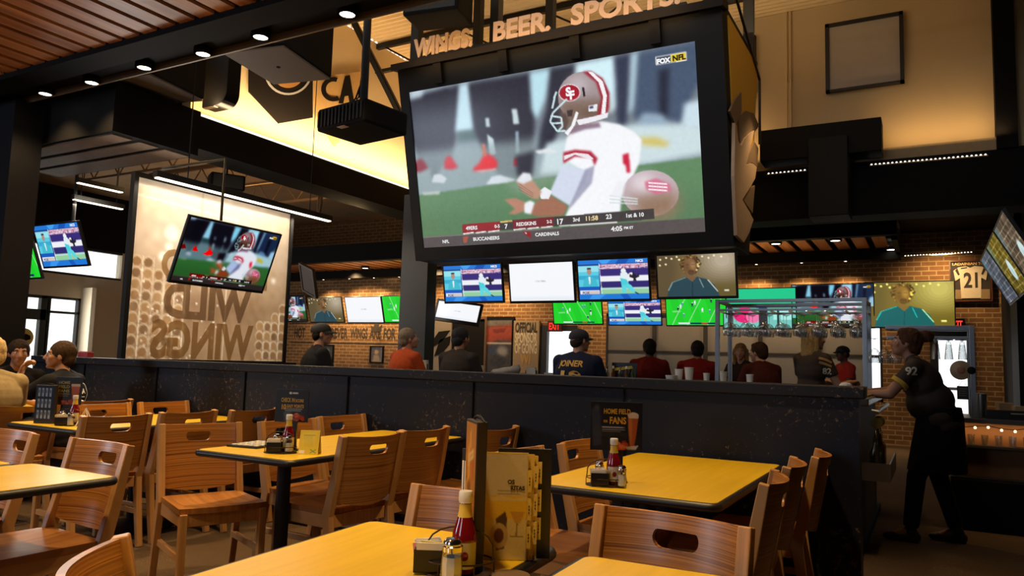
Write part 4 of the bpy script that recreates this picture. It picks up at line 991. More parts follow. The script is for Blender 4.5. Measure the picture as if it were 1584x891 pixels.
# window panel and opening in the upper far wall
def frame_on(name, pts, Y, th, m1, m2, label, cat):
    P = [at(*p, Y=Y) for p in pts]; x0 = (P[0].x+P[3].x)/2; x1 = (P[1].x+P[2].x)/2; z1 = (P[0].z+P[1].z)/2; z0 = (P[2].z+P[3].z)/2
    w = struct(bx(name, m1, (x0,x0+th,Y,Y+.08,z0,z1),(x1-th,x1,Y,Y+.08,z0,z1),(x0,x1,Y,Y+.08,z1-th,z1),(x0,x1,Y,Y+.08,z0,z0+th*.6))); bx('pane', m2, x0+th,x1-th,Y+.03,Y+.05,z0+th*.6,z1-th, s=False, parent=w)
PANEL = mat('translucent_panel', (.52,.45,.36), .5, vary=.05)
frame_on('window_8', [(1276,37),(1397,17),(1399,127),(1277,142)], YB-.1, .045, FRAME, PANEL, '', ''); frame_on('window_9', [(1040,75),(1168,55),(1168,150),(1040,165)], YB-.1, .045, FRAME, PANEL, '', '')
P0, P1 = at(1536,100,Y=YB-.05), at(1569,100,Y=YB-.05); bx('column_4', BLACK, P0.x,P1.x,YB-.2,YB,3.8,ZU)
# light ledges along the feet of the upper walls
LEDGE = mat('painted_ledge', (.45,.33,.18), .7)
bx('trim_4', LEDGE, (XC,XC+.06,5.45,YB,3.86,3.93)); bx('trim_5', LEDGE, (XC,.85,YB-.14,YB,3.80,3.95))

# ---------------------------------------------------------------- lights
def area(name, loc, rot, sx, sy, power, col, spread=180):
    l = bpy.data.lights.new(name, 'AREA'); l.shape = 'RECTANGLE'; l.size = sx; l.size_y = sy; l.energy = power; l.color = col; l.spread = R(spread)
    o = bpy.data.objects.new(name, l); C.objects.link(o); o.location = loc; o.rotation_euler = rot; return o
def spot(name, loc, power, col, size=100, blend=.6, rad=.06, aim=None):
    l = bpy.data.lights.new(name, 'SPOT'); l.energy = power; l.color = col; l.spot_size = R(size); l.spot_blend = blend; l.shadow_soft_size = rad
    o = bpy.data.objects.new(name, l); C.objects.link(o); o.location = loc
    if aim: o.rotation_euler = (Vector(aim)-Vector(loc)).to_track_quat('-Z','Y').to_euler()
    return o
WARM, AMBER, COOL = (1,.66,.30), (1,.62,.26), (.72,.84,1)
wd = bpy.data.worlds.new('sky'); S.world = wd; wd.use_nodes = True; nt = wd.node_tree; bg = nt.nodes['Background']
bg.inputs['Color'].default_value = (1.,.98,.95,1); bg.inputs['Strength'].default_value = 1.9
S.view_settings.view_transform = 'Standard'; S.view_settings.look = 'None'; S.view_settings.exposure = 0.; S.view_settings.gamma = 1.; S.view_settings.use_curve_mapping = False
S.cycles.use_denoising = True; S.cycles.max_bounces = 6; S.cycles.diffuse_bounces = 3; S.cycles.transparent_max_bounces = 12; S.cycles.sample_clamp_indirect = 4.; S.cycles.caustics_reflective = False; S.cycles.caustics_refractive = False
GLOW = emis('lamp_glow', (1,.86,.62), 9.); TUBE = emis('tube_glow', (1,.86,.66), 3.2); LEDW = emis('led_glow', (1,.90,.76), 2.2)
def downlight(x, y, z, label, group, r=.055, power=0, size=110):
    t = thing('downlight', label, 'downlight', (x,y,z), 0, group)
    mb = MB(); mb.lathe([(r*1.35,.0),(r*1.35,.05),(r*1.1,.06),(r*1.0,.012),(r*1.0,.0)], 22, cap=False); mb.build('trim_ring', DKMETAL, t, smooth=40)
    mb = MB(); mb.lathe([(r*.98,.006),(r*.6,.001),(.002,-.001)], 20); mb.build('lens', GLOW, t, smooth=60)
    if power: spot('downlight_beam', (x,y,z-.03), power, WARM, size, .7, r)
for i, p in enumerate(((73,147),(145,130),(226,107),(317,86),(406,60),(540,25))):
    q = at(*p, Z=3.80); ORD = ('first','second','third','fourth','fifth','sixth')[i]
    downlight(q.x, q.y-.02, 3.80, 'glowing downlight in the dark beam channel, %s from the left' % ORD, 'downlights in the beam channel', .058, 60)
# lamps over the tables, in the slat ceiling
for x in (-5.1,-3.1,-1.15):
    for y, pw in ((1.0,270),(3.1,330)): spot('table_lamp', (x,y,3.78), pw, WARM, 82, .85, .09)
spot('table_lamp', (-7.0,2.8,3.78), 210, WARM, 90, .8, .08)
for x in (-4.2,-1.9): spot('aisle_lamp', (x,-.6,3.78), 150, WARM, 110, .8, .09)
spot('aisle_lamp', (.35,4.6,3.75), 120, WARM, 62, .9, .1)  # added without a fixture to brighten the aisle floor
area('entry_daylight', (-15.9,9.0,1.6), (R(90),0,R(-60)), 1.4, 1.6, 70, (1,.95,.88))
area('window_behind', (-2.3,-3.7,2.4), (R(90),0,0), 1.0, 2.0, 42, COOL); area('window_side', (-11.2,-3.5,2.7), (R(86),0,R(-52)), 1.5, 2.0, 150, COOL)  # unseen cool panels, no window built, placed for sheen on the chairs
# cove lights under the upper walls
area('cove_left', (XC+.26,7.7,4.0), (0,R(180-22),0), .08, 4.6, 85, (1,.70,.38)); area('cove_far', (-3.2,YB-.30,3.98), (R(180-22),0,0), 8.0, .08, 26, AMBER)
area('hall_glow', (-2.4,7.4,4.75), (R(180),0,0), 3, 1.2, 60, (1,.74,.44)); spot('hall_lamp', (.6,5.2,5.6), 60, WARM, 70, .8, .1, (-1.5,7.3,3.6))  # added fill without fixtures: uplight for roof deck, spot on cube side
for x, y in ((-5.4,6.0),(-3.2,6.2),(-1.2,7.6)): spot('bar_lamp', (x,y,3.9), 45, WARM, 110, .8, .1)  # added without fixtures to brighten the guests at the bar
for x, y in ((-9.0,6.5),(-10.5,9.5),(-8.4,9.0)): area('tube_uplight', (x,y,3.35), (R(180),0,0), 1.4, .1, 26, WARM)  # added uplights for the left joists and deck, apart from the tubes
for x in (-11.5,-7.5,-3.2): area('canopy_glow', (x,13.6,2.9), (R(180),0,0), 2.4, .5, 5, WARM)
# ---------------------------------------------------------------- dining tables and chairs
table(-1.50,-.69, 2.86,4.26, 'yellow table with a beer poster stand, nearest the end of the dark partition', 0, [-.3,.35])
table(-3.36,-2.67, 2.70,4.26, 'long yellow table with a yellow tent card and checked pad, in the middle', 0, [-.47,.45])
table(-5.42,-4.62, 2.86,4.26, 'yellow table at the left with a tall blue lettered stand on it', 0, [0])
table(-7.10,-6.50, 2.80,4.24, 'table at the far left where three men are sitting')
table(-1.49,-.86, .62,1.93, 'front table carrying the upright menus and a ketchup bottle', 4)
table(-.795,-.06, .62,1.92, 'front table corner at the bottom edge, right of the menus', 2)
table(-3.44,-2.83, .72,1.95, 'yellow table at the lower left edge, in front of a tilted chair back')
table(-4.10,-3.47, .72,1.90, 'yellow table at the left frame edge, only a strip showing')
def back_at(x, y, face, label, d=.285):
    """chair whose top rail is centred at (x, y)"""
    a = R(face); f = Vector((-math.sin(a), math.cos(a), 0)); return chair(x+f.x*d, y+f.y*d, face, label)
back_at(-.63,2.06,172,'brightly lit wooden chair back facing the camera at the bottom right')
back_at(-1.25,2.03,175,'wooden chair back behind the ketchup bottle at the front table')
back_at(-3.21,2.10,177,'wooden chair with its back and seat showing behind the lower left table')
back_at(-3.90,2.10,175,'wooden chair cut by the left frame edge, behind a strip of table')
back_at(-1.40,.935,-43,'wooden chair with only its curved top rail corner showing at the bottom edge')
# middle table
back_at(-2.60,3.22,84,'wooden chair seen from behind with its seat showing, nearest on the middle table right')
back_at(-2.60,3.70,88,'wooden chair seen from behind, second on the right side of the middle table')
back_at(-2.31,4.06,89,'dark wooden chair pulled out behind the tall table stand, by the partition')
back_at(-3.66,2.99,-113,'wooden chair turned from the middle table corner with its front legs showing')
back_at(-3.52,3.52,-92,'wooden chair back right behind the condiments of the middle table')
back_at(-3.56,4.06,-92,'small orange chair back against the partition beyond the middle table')
# table by the partition end
back_at(-1.68,3.13,-92,'orange wooden chair back beside the black menu cover')
back_at(-1.63,3.72,-92,'orange wooden chair back just left of the beer poster stand')
back_at(-.54,3.02,95,'wooden chair nearest the camera on the right of the poster table')
back_at(-.55,3.56,95,'middle chair of the three on the right of the poster table')
back_at(-.50,4.04,95,'farthest and tallest looking chair on the right of the poster table')
# left table
back_at(-4.47,3.02,86,'dark chair back with a bright hand hole near the tall blue stand')
back_at(-4.46,3.54,90,'second dark chair back along the right side of the left table')
back_at(-4.36,4.03,90,'third dark chair back by the partition on the left table, farthest right')
back_at(-5.44,3.54,-90,'orange chair back facing right behind the wire stand of the left table')
back_at(-5.43,4.06,-90,'orange chair back with dark hand hole against the partition at the left')
back_at(-5.84,3.84,90,'dark chair the man in the black printed shirt sits on')
back_at(-5.58,3.08,90,'dark chair back at the left edge under the man in khaki')
back_at(-7.70,3.95,-90,'chair under the dark shirted man facing the camera at the far left')

# ---------------------------------------------------------------- things on the tables
caddy(-1.19,3.0,'wire caddy on the table by the poster stand, handle showing', R(20))
ketchup(-1.165,3.02,'ketchup bottle in the caddy in front of the beer poster', rz=R(28)); shaker(-1.115,2.985,'white salt shaker right of the ketchup before the beer poster'); shaker(-1.235,3.035,'pepper shaker left of the ketchup before the beer poster', False)
packets(-1.205,2.965,'black sugar packet holder in the caddy before the beer poster', rz=R(25))
caddy(-2.93,2.89,'wire caddy on the middle table beside the yellow tent card', R(25))
ketchup(-2.915,2.925,'ketchup bottle on the middle table behind the shakers', rz=R(40)); shaker(-2.885,2.90,'salt shaker on the middle table right beside the yellow tent card'); shaker(-2.985,2.915,'pepper shaker left of the ketchup on the middle table', False)
packets(-2.945,2.86,'black sugar packet holder on the middle table', rz=R(40))
caddy(-4.95,3.01,'wire caddy on the left table beside the tall blue stand', R(40))
ketchup(-4.97,3.05,'ketchup bottle on the left table, half hidden by the shakers', rz=R(50)); shaker(-4.885,2.975,'salt shaker on the left table beside the white wire frame'); shaker(-5.02,3.0,'shaker with chrome top next to the tall blue stand', False)
packets(-4.955,2.96,'black sugar packet holder on the left table', rz=R(50))
caddy(-.985,1.56,'wire caddy on the front table holding the bottle and shaker', R(25))
ketchup(-.968,1.552,'large ketchup bottle at the front with white cap', rz=R(35)); shaker(-.960,1.490,'big glass salt shaker at the bottom edge before the ketchup bottle').scale = (1.3,1.3,1.08); packets(-1.045,1.525,'black sugar packet holder at the bottom edge, left of the salt shaker', rz=R(30), h=.052)
t = thing('coaster', 'round dark coaster beside the menus on the front table', 'coaster', (-.868,1.60,.75)); mb = MB(); mb.lathe([(.045,0),(.047,.002),(.047,.004),(.045,.006)], 32); mb.build('pad', mat('dark_coaster', (.10,.055,.02), .6), t); mb = MB(); mb.lathe([(.0475,.0015),(.0485,.003),(.0475,.0045)], 32, cap=False); mb.build('rim', BLKPL, t)
# upright menus
t = thing('menu', 'pale standing menu with yellow pages and black back cover on the front table', 'menu', (-.935,1.735,.75), R(31))
im = Img(40, 100, (214,196,140)); im.rect(0,0,1,.42,(204,194,170)); im.rect(0,.4,1,.62,(226,186,60)); im.poly([(0,.4),(.2,.42),(.4,.4),(.7,.43),(1,.41),(1,.45),(0,.45)], (220,200,150))
im.rect(.3,.35,.9,.36,(150,140,120)); im.rect(.3,.38,.85,.39,(150,140,120)); im.poly([(.28,.62),(.5,.55),(.55,.62),(.5,.9),(.3,.92)], (70,40,24)); im.ell((.36,.78),.22,.12,(190,160,110)); im.ell((.36,.78),.12,.07,(90,40,30)); im.line((.8,.6),(.78,.78),.03,(120,104,70)); im.poly([(.62,.55),(.98,.55),(.86,.66),(.74,.66)], (200,150,60)); im.rect(.62,.78,.95,.79,(120,104,70)); im.noise(.01,2)
mb = MB(); im.grid(mb, .105, .262, y=-.004, x0=-.075, z0=.002); put_text(mb, 'OS', -.02, .19, .014, (.03,.02,.02), y=-.0052, bold=.05); put_text(mb, 'RITAS', -.012, .175, .014, (.03,.02,.02), y=-.0052, bold=.05)
mb.build('front_page', CARDM, t, fix=False)
PAGE = mat('yellow_page', (.70,.50,.10), .6, vary=.05)
for k, (x0, x1, y) in enumerate(((-.077,.032,-.002),(-.06,.048,.004),(-.05,.058,.010))):
    mb = MB(); mb.box(x0,x1,y-.0012,y+.0012,0,.268-.004*k)
    for j in range(3): mb.box(x1-.002,x1+.010,y-.001,y+.001,.03+.07*j+.01*k,.085+.07*j+.01*k)
    mb.cur = 1
    for j in range(3):
        for i in range(3): mb.box(x1+.003,x1+.0055,y-.0018,y-.001,.046+.07*j+.01*k+.008*i,.0505+.07*j+.01*k+.008*i)
    mb.build('page', [PAGE, BLKPL], t)
mb = MB(); mb.box(-.045,.094,.022,.027,0,.276); mb.build('cover', BLKPL, t, bevel=.001)
# the tall stand seen edge-on among the bottles
def tall_stand(x, y, rz, label, W, H, dark):
    t = thing('table_stand', label, 'table stand', (x,y,.75), rz, 'tall lettered table stands')
    im = Img(30, 80, (24,30,46) if dark else (190,124,44)); r = np.random.RandomState(3)
    if dark:
        for j in range(3):
            for i in range(4): im.rect(.12+.2*i,.06+.31*j,.24+.2*i,.3+.31*j,(150,170,196)); im.rect(.15+.2*i,.12+.31*j,.2+.2*i,.2+.31*j,(40,50,74), .8)
    else:
        for i in range(26): a, b = r.rand(), r.rand(); im.poly([(a,b),(a+.16,b-.05),(a+.2,b+.1),(a+.03,b+.14)], [(110,60,24),(232,176,60),(150,90,40),(200,104,44)][i%4], .8)
        im.line((.3,.25),(.8,.2),.03,(216,190,130)); im.line((.3,.29),(.8,.24),.03,(216,190,130))
    mb = MB(); im.grid(mb, W, H, y=-.014); 
    mb.M = Matrix.Translation((0,0,H/2)); mb2 = MB(); im.grid(mb2, W, H, y=-.0135, z0=.012); mb2.build('printed_face', CARDM, t, fix=False)
    mb = MB(); mb.box(-W/2-.004,W/2+.004,-.013,.013,0,H+.018); mb.build('board', mat('dark_board', (.03,.018,.010), .5), t, bevel=.002)
    im2 = Img(20, 60, (150,92,30))
    for i in range(14): a, b = r.rand(), r.rand(); im2.poly([(a,b),(a+.25,b-.05),(a+.2,b+.12)], [(70,36,18),(196,146,60)][i%2], .8)
    mb = MB(); mb.M = Matrix.Rotation(PI,4,'Z'); im2.grid(mb, W, H, y=-.0135, z0=.012); mb.build('printed_back', CARDM, t, fix=False)
    mb = MB(); mb.tube([(-W/2-.004+(W+.008)*i/8, .004, H+.016+.012*math.sin(PI*i/8)) for i in range(9)], .0035, 6); mb.build('top_rail', DKMETAL, t)
    return t
tall_stand(-.985,1.62,R(-45),'tall brown table stand seen edge on between ketchup and menus', .105, .335, False)
t = thing('menu_clip', 'small dark clip frame with white bars beside the tall brown stand', 'table stand', (-1.035,1.665,.75), R(-20))
mb = MB(); mb.box(-.022,.022,-.003,.003,.14,.275); mb.build('board', BLKPL, t, bevel=.001); mb = MB(); mb.box(-.003,.003,-.003,.003,.006,.14); mb.box(-.03,.03,-.02,.02,0,.006); mb.build('stem', BLKPL, t)
mb = MB(); [mb.box(-.018+.010*i,-.012+.010*i,-.0045,-.003,.16,.245) for i in range(4)]; mb.build('printed_bars', WHITEP, t)
tall_stand(-5.17,2.975,R(22),'tall blue lettered table stand on the left table', .135, .235, True)
def poster_stand(x, y, rz, label, im, W, H, z0, texts):
    t = thing('poster_stand', label, 'poster stand', (x,y,.75), rz, 'black poster stands on the tables')
    mb = MB(); im.grid(mb, W, H, y=-.0045, z0=z0)
    for s, xx, zz, size, col, kw in texts: put_text(mb, s, xx, zz, size, srgb(col), y=-.0056, **kw)
    mb.build('printed_face', CARDM, t, fix=False)
    mb = MB(); mb.box(-W/2-.003,W/2+.003,-.0038,.003,z0-.003,z0+H+.003); mb.build('backing', BLKPL, t)
    mb = MB(); mb.box(-.03,.03,-.004,.02,.006,z0+.01); mb.box(-.05,.05,-.03,.045,0,.006); mb.build('stem', BLKPL, t, bevel=.002)
    return t
im = Img(74, 70, (14,17,24)); im.poly([(.0,.15),(.1,.08),(.17,.16),(.2,.3),(.22,.9),(.05,.95)], (52,60,74), .9, 1); im.ell((.12,.12),.05,.07,(74,70,74), 1, 1)
im.poly([(.73,.25),(.95,.25),(.9,.7),(.86,.95),(.78,.95),(.75,.6)], (176,84,36)); im.poly([(.74,.32),(.82,.32),(.82,.9),(.78,.9)], (214,140,60), .7, 1); im.ell((.84,.26),.11,.06,(236,214,190)); im.poly([(.74,.26),(.95,.26),(.94,.33),(.75,.33)], (232,206,176))
r = np.random.RandomState(6)
for i in range(22): im.ell((.42+.3*r.rand(),.84+.14*r.rand()),.05,.04,[(196,70,40),(150,40,26),(220,120,70)][i%3])
im.poly([(.7,.93),(.95,.9),(.9,.99),(.72,.99)], (190,190,196)); im.rect(.22,.52,.64,.54,(190,190,196)); im.rect(.22,.57,.68,.585,(150,150,156)); im.rect(.22,.61,.6,.625,(150,150,156)); im.rect(.22,.52,.68,.545,(200,200,206),.6)
poster_stand(-1.195,3.12,R(24),'black poster stand showing a beer glass and wings, right of the middle', im, .215, .200, .135,
    (('HOME FIELD', -.055, .288, .030, (226,170,40), dict(bold=.03, width=.115)), ('FANS', -.030, .246, .040, (226,170,40), dict(bold=.03, width=.072)), ('FOR', -.055, .250, .015, (226,170,40), dict(bold=.02, width=.018))))
im = Img(60, 66, (12,13,16)); im.poly([(.25,.7),(.5,.66),(.55,1),(.3,1)], (96,110,130), .8, 2); r = np.random.RandomState(8)
for i in range(14): im.ell((.6+.3*r.rand(),.78+.16*r.rand()),.06,.05,[(190,66,50),(150,50,40),(220,120,90)][i%3])
im.rect(.4,.06,.7,.15,(40,44,52)); im.rect(.52,.08,.68,.13,(220,222,226)); im.ell((.45,.105),.045,.04,(220,222,226)); im.rect(.24,.6,.84,.63,(150,160,176)); im.rect(.3,.65,.8,.68,(120,130,146))
poster_stand(-2.975,3.0,R(28),'black poster stand with yellow lettering on the middle table', im, .170, .165, .150,
    (('CHECK IN', -.058, .252, .030, (196,160,60), dict(bold=.03, width=.072)), ('SCORE', .018, .252, .022, (196,160,60), dict(bold=.03, width=.044)), ('10', -.058, .214, .036, (220,176,50), dict(bold=.03, width=.028)), ('EASY POINTS', -.026, .222, .024, (196,160,60), dict(bold=.03, width=.09))))
im = Img(46, 60, (22,24,26)); im.poly([(.6,.3),(.95,.3),(.9,.95),(.68,.95)], (170,90,60)); im.rect(.6,.24,.96,.34,(200,190,180)); r = np.random.RandomState(4)
for i in range(12): im.ell((.3+.4*r.rand(),.86+.12*r.rand()),.07,.05,[(180,80,50),(140,50,34)][i%2])
im.rect(.08,.6,.55,.64,(110,116,110)); im.rect(.08,.68,.5,.71,(100,106,100))
poster_stand(-5.10,3.08,R(38),'black poster stand in front of the man with glasses at the left', im, .155, .18, .125,
    (('HOME', -.066, .262, .026, (150,150,70), dict(bold=.03, width=.07)), ('FIELD', -.066, .234, .026, (150,150,70), dict(bold=.03, width=.07)), ('FANS', -.066, .206, .026, (150,150,70), dict(bold=.03, width=.07))))
# yellow tent card and the checked pad
t = thing('tent_card', 'yellow folded tent card on the middle table', 'tent card', (-2.775,2.925,.75), R(30))
im = Img(40, 44, (216,190,40)); im.poly([(.1,.1),(.9,.05),(.8,.5),(.15,.6)], (226,206,90), .6, 3); im.rect(.05,.84,.32,.97,(232,232,220)); r = np.random.RandomState(1)
for i in range(8): im.line((.2+.06*i,.25),(.3+.06*i,.7),.02,(170,170,40),.6)
im.line((.6,.8),(.9,.95),.04,(110,150,40)); im.line((.9,.8),(.6,.95),.04,(110,150,40)); im.rect(.2,.2,.8,.24,(140,140,40),.7)
mb = MB(); mb.M = Matrix.Rotation(R(-18),4,'X'); im.grid(mb, .10, .125, y=-.001, z0=0); mb.build('front_leaf', CARDM, t, fix=False)
mb = MB(); sN, cN = math.sin(R(18))*.125, math.cos(R(18))*.125; mb.add([(-.05,sN,cN),(.05,sN,cN),(.05,2*sN,0),(-.05,2*sN,0),(-.05,sN+.001,cN),(.05,sN+.001,cN),(.05,2*sN+.001,0),(-.05,2*sN+.001,0)], [(0,1,2,3),(7,6,5,4),(0,4,5,1),(2,6,7,3),(0,3,7,4),(1,5,6,2)]); mb.build('back_leaf', mat('cream_card', (.6,.5,.26), .6), t)
t = thing('serving_pad', 'flat black pad with white checks on the middle table', 'pad', (-3.245,3.03,.75), R(8))
mb = MB(); mb.box(-.10,.10,-.13,.13,0,.012); mb.build('board', BLKPL, t, bevel=.003)
mb = MB(); [mb.box(-.085+.036*i,-.06+.036*i,-.11+.046*j,-.078+.046*j,.0121,.0135) for i in range(5) for j in range(5)]; mb.build('checks', PAPER, t)
t = thing('wire_frame', 'white folded wire frame on the left table right of the shakers', 'wire frame', (-4.80,3.02,.75), R(35))
mb = MB(); 
for y in (-.03,.03): mb.tube([(-.045,y,.003),(0,y*.2,.115),(.045,y,.003)], .004, 6)
mb.build('legs', WHITEP, t); mb = MB(); mb.tube([(0,-.006,.115),(0,.006,.115)], .005, 6); mb.build('hinge', STEEL, t)
BEER = mat('amber_beer', (.30,.07,.008), .1, vary=.05); FOAM = mat('beer_foam', (.8,.74,.6), .8, vary=.05)
t = thing('beer_glass', 'glass of amber beer before the khaki shirt at the left', 'glass', (-5.36,3.10,.75))
mb = MB(); mb.lathe([(.028,0),(.030,.004),(.030,.05),(.040,.125),(.041,.15)], 20, cap=False); mb.build('glass_wall', CLEAR, t, smooth=50); mb = MB(); mb.lathe([(.026,.006),(.027,.05),(.037,.125)], 20); mb.build('beer', BEER, t, smooth=50); mb = MB(); mb.lathe([(.037,.126),(.038,.14),(.03,.144)], 20); mb.build('foam', FOAM, t, smooth=60)
# ---------------------------------------------------------------- glass mural
t = thing('glass_mural', 'large backlit glass panel printed with mirrored letters and bottles, on the divider wall', 'mural')
y0, y1, z0, z1 = PART+.17, 6.44, 1.16, 2.90
im = Img(150, 130, (204,180,154)); im.ell((.42,.22),.5,.3,(228,208,182),.7,14); im.rect(0,.42,1,1,(172,142,108),.75,10); im.rect(0,.62,1,1,(146,116,84),.6,8); im.rect(.3,.6,.85,.78,(120,90,64),.5,6)
r = np.random.RandomState(11)
for side in (0,1):
    for j in range(10):
        for i in range(5 if side == 0 else 4):
            x = (.03+.062*i) if side == 0 else (.985-.055*i); y = .46+.062*j
            if side == 0 and y < .46+.03*max(0,i-1) : continue
            if side == 1 and y < .62+.05*i: continue
            im.ell((x,y),.030,.032,(214,190,156),.75); im.ell((x,y+.006),.024,.026,[(140,100,62),(120,88,58),(160,122,80)][(i+j)%3],.85); im.line((x+.033,y-.03),(x+.033,y+.03),.006,(244,232,210),.5+.4*r.rand())
for x, y, q in ((.2,.36,.022),(.28,.35,.018),(.17,.42,.026),(.25,.41,.018),(.21,.28,.04),(.9,.47,.016)): im.ell((x,y),q,q*1.1,(252,246,232),.9,1)
for i in range(40): im.ell((.05+.5*r.rand()**1.5,.5+.5*r.rand()),.006,.007,(252,244,226),.8)
im.line((.0,.1),(.62,.125),.008,(250,240,214),.9); im.line((.57,.35),(.57,1),.006,(240,226,200),.6); im.line((.38,.0),(.38,.4),.004,(170,140,110),.7)
for i in range(60): a, b = r.rand(), .45+.5*r.rand(); im.line((a,b),(a+.04*r.randn()*.4,b+.1*r.rand()),.006,[(232,214,184),(110,80,52)][i%2],.35,1)
im.noise(.03,5,2)
MUR = attr_mat('mural_film', .25, .3, .62)
mb = MB(); mb.M = Matrix.Translation((MX+.012,(y0+y1)/2,(z0+z1)/2)) @ Matrix.Rotation(R(90),4,'Z'); im.grid(mb, y1-y0, z1-z0, y=0); mb.build('printed_glass', MUR, t, fix=False)
fr = MB(); w = .045; fr.box(MX-.03,MX+.03,y0-w,y0,z0,z1+w); fr.box(MX-.03,MX+.03,y1,y1+w,z0,z1+w); fr.box(MX-.03,MX+.03,y0,y1,z1,z1+w); fr.box(MX-.03,MX+.03,y0-w,y1+w,z0-.0,z0+.012); fr.build('frame', DKMETAL, t)
LET = transl('brown_letter_film', (.50,.35,.19), .6); LET2 = transl('dark_letter_film', (.38,.28,.19), .6)
def mural_word(s, ya, yb, za, zb, m):
    mb = MB(); mb.M = Matrix.Translation((MX+.02,0,0)) @ Matrix.Rotation(R(90),4,'Z'); h = (zb-za)/.72
    put_text(mb, s, ya, za, h, None, y=0, bold=.045, width=yb-ya, mirror=True); mb.build('mirrored_word', m, t, fix=False)
mural_word('BUFFALO', 4.78, 6.15, 1.98, 2.26, LET); mural_word('WILD', 4.83, 5.90, 1.60, 1.93, LET2); mural_word('WINGS', 4.72, 5.96, 1.20, 1.555, LET)
area('mural_backlight', (MX-.85,5.4,2.1), (0,R(-90),0), 1.6, 2.0, 34, (1,.94,.86)); 
screen_thing('television', 'wide television tilted down in front of the glass mural', 'television', 1.0, 'side', (-5.53,4.69,2.12), R(90), R(21), 'televisions', depth=.05, arm=(-1.02,.86))
screen_thing('television', 'television hung at the far left showing a split studio picture', 'television', .97, 'high', (-9.92,5.71,2.59), 0, R(20), 'televisions', pole=1.7)
screen_thing('television', 'green field television at the left edge, half behind the column', 'television', .97, 'field', (-11.03,5.76,2.46), 0, R(20), 'televisions', pole=1.8)
def tube_light(p, q, label, w=.07, power=0):
    p, q = Vector(p), Vector(q); d = q-p
    t = thing('tube_light', label, 'tube light', p, math.atan2(d.y,d.x), 'linear tube lights'); Ln = d.length
    mb = MB(); mb.box(0,Ln,-w/2,w/2,.012,.075); mb.build('housing', DKMETAL, t, bevel=.004); mb = MB(); mb.box(.02,Ln-.02,-w*.4,w*.4,0,.012); mb.build('diffuser', TUBE, t)
    for x in (Ln*.15,Ln*.85): mb = MB(); mb.cyl((x,0,.075),(x,0,max(.2,4.75-p.z)),.006,n=6); mb.build('hanger', DKMETAL, t)
    if power: a = area('tube_beam', (p+q)/2-Vector((0,0,.02)), (0,0,math.atan2(d.y,d.x)), Ln, w, power, (1,.86,.66))
tube_light(at(239,275,X=-6.45), at(511,347,X=-6.45), 'long glowing tube light above the glass mural', power=26)
tube_light(at(118,283,X=-9.6), at(190,303,X=-9.6), 'upper short tube light left of the mural top', power=12); tube_light(at(112,309,X=-9.9), at(190,331,X=-9.9), 'lower short tube light left of the mural top', power=12)
# open ceiling over the left side: joists, pipes, speaker
JO = mat('joist_brown', (.22,.13,.06), .7, .2)
for i, y in enumerate((5.2,6.6,8.0,9.4,10.8)):
    t = thing('roof_joist', 'brown open web roof joist over the left side, %s from the front' % ('nearest','second','third','fourth','farthest')[i], 'joist', (0,y,0), 0, 'open web joists')
    mb = MB(); mb.box(-13.5,-7.6,-.03,.03,4.68,4.74); mb.build('top_chord', JO, t); mb = MB(); mb.box(-13.5,-7.6,-.03,.03,4.26,4.30); mb.build('bottom_chord', JO, t)
    mb = MB(); k = 16; [mb.cyl((-13.4+5.7*j/k,0,4.28 if j % 2 else 4.70),(-13.4+5.7*(j+1)/k,0,4.70 if j % 2 else 4.28),.013,n=6) for j in range(k)]; mb.build('web', JO, t)
t = thing('sprinkler_pipe', 'pale pipe crossing under the joists above the mural', 'pipe'); mb = MB(); mb.tube([(-8.1,5.0,4.05),(-8.1,9.8,4.05)], .028, 10); mb.build('pipe', mat('pipe_paint', (.42,.28,.14), .5, .3), t)
for y in (5.6,7.4,9.2): mb = MB(); mb.cyl((-8.1,y,4.07),(-8.1,y,4.70),.006,n=6); mb.build('hanger', DKMETAL, t)
q = at(350,284,X=-7.5)
t = thing('loudspeaker', 'black box loudspeaker above the middle of the mural', 'speaker', q, R(60)); mb = MB(); mb.box(-.20,.20,-.13,.13,-.09,.10); mb.build('cabinet', BLACK, t, bevel=.02); mb = MB(); mb.box(-.17,.17,-.136,-.13,-.07,.08); mb.build('grille', mat('speaker_grille', (.02,.02,.02), .7), t); mb = MB(); mb.cyl((0,0,.1),(0,0,max(.2,4.72-q.z)),.012,n=8); mb.build('hanger', DKMETAL, t)
q = at(495,312,X=-7.9)
t = thing('ceiling_fan_unit', 'round pale fan unit hung between the joists right of the tube light', 'fan', q, R(-40)); mb = MB(); mb.tube([(.17*math.cos(a),0,.17*math.sin(a)) for a in (2*PI*i/24 for i in range(24))], .022, 8, True); mb.build('ring', JO, t, smooth=60)
mb = MB(); [mb.tube([(0,0,0),(.15*math.cos(a),.02,.15*math.sin(a))], .012, 6) for a in (2*PI*i/5 for i in range(5))]; mb.ball((0,0,0),.04); mb.build('rotor', JO, t); mb = MB(); mb.cyl((0,0,.17),(0,0,max(.3,4.72-q.z)),.012,n=8); mb.build('hanger', DKMETAL, t)
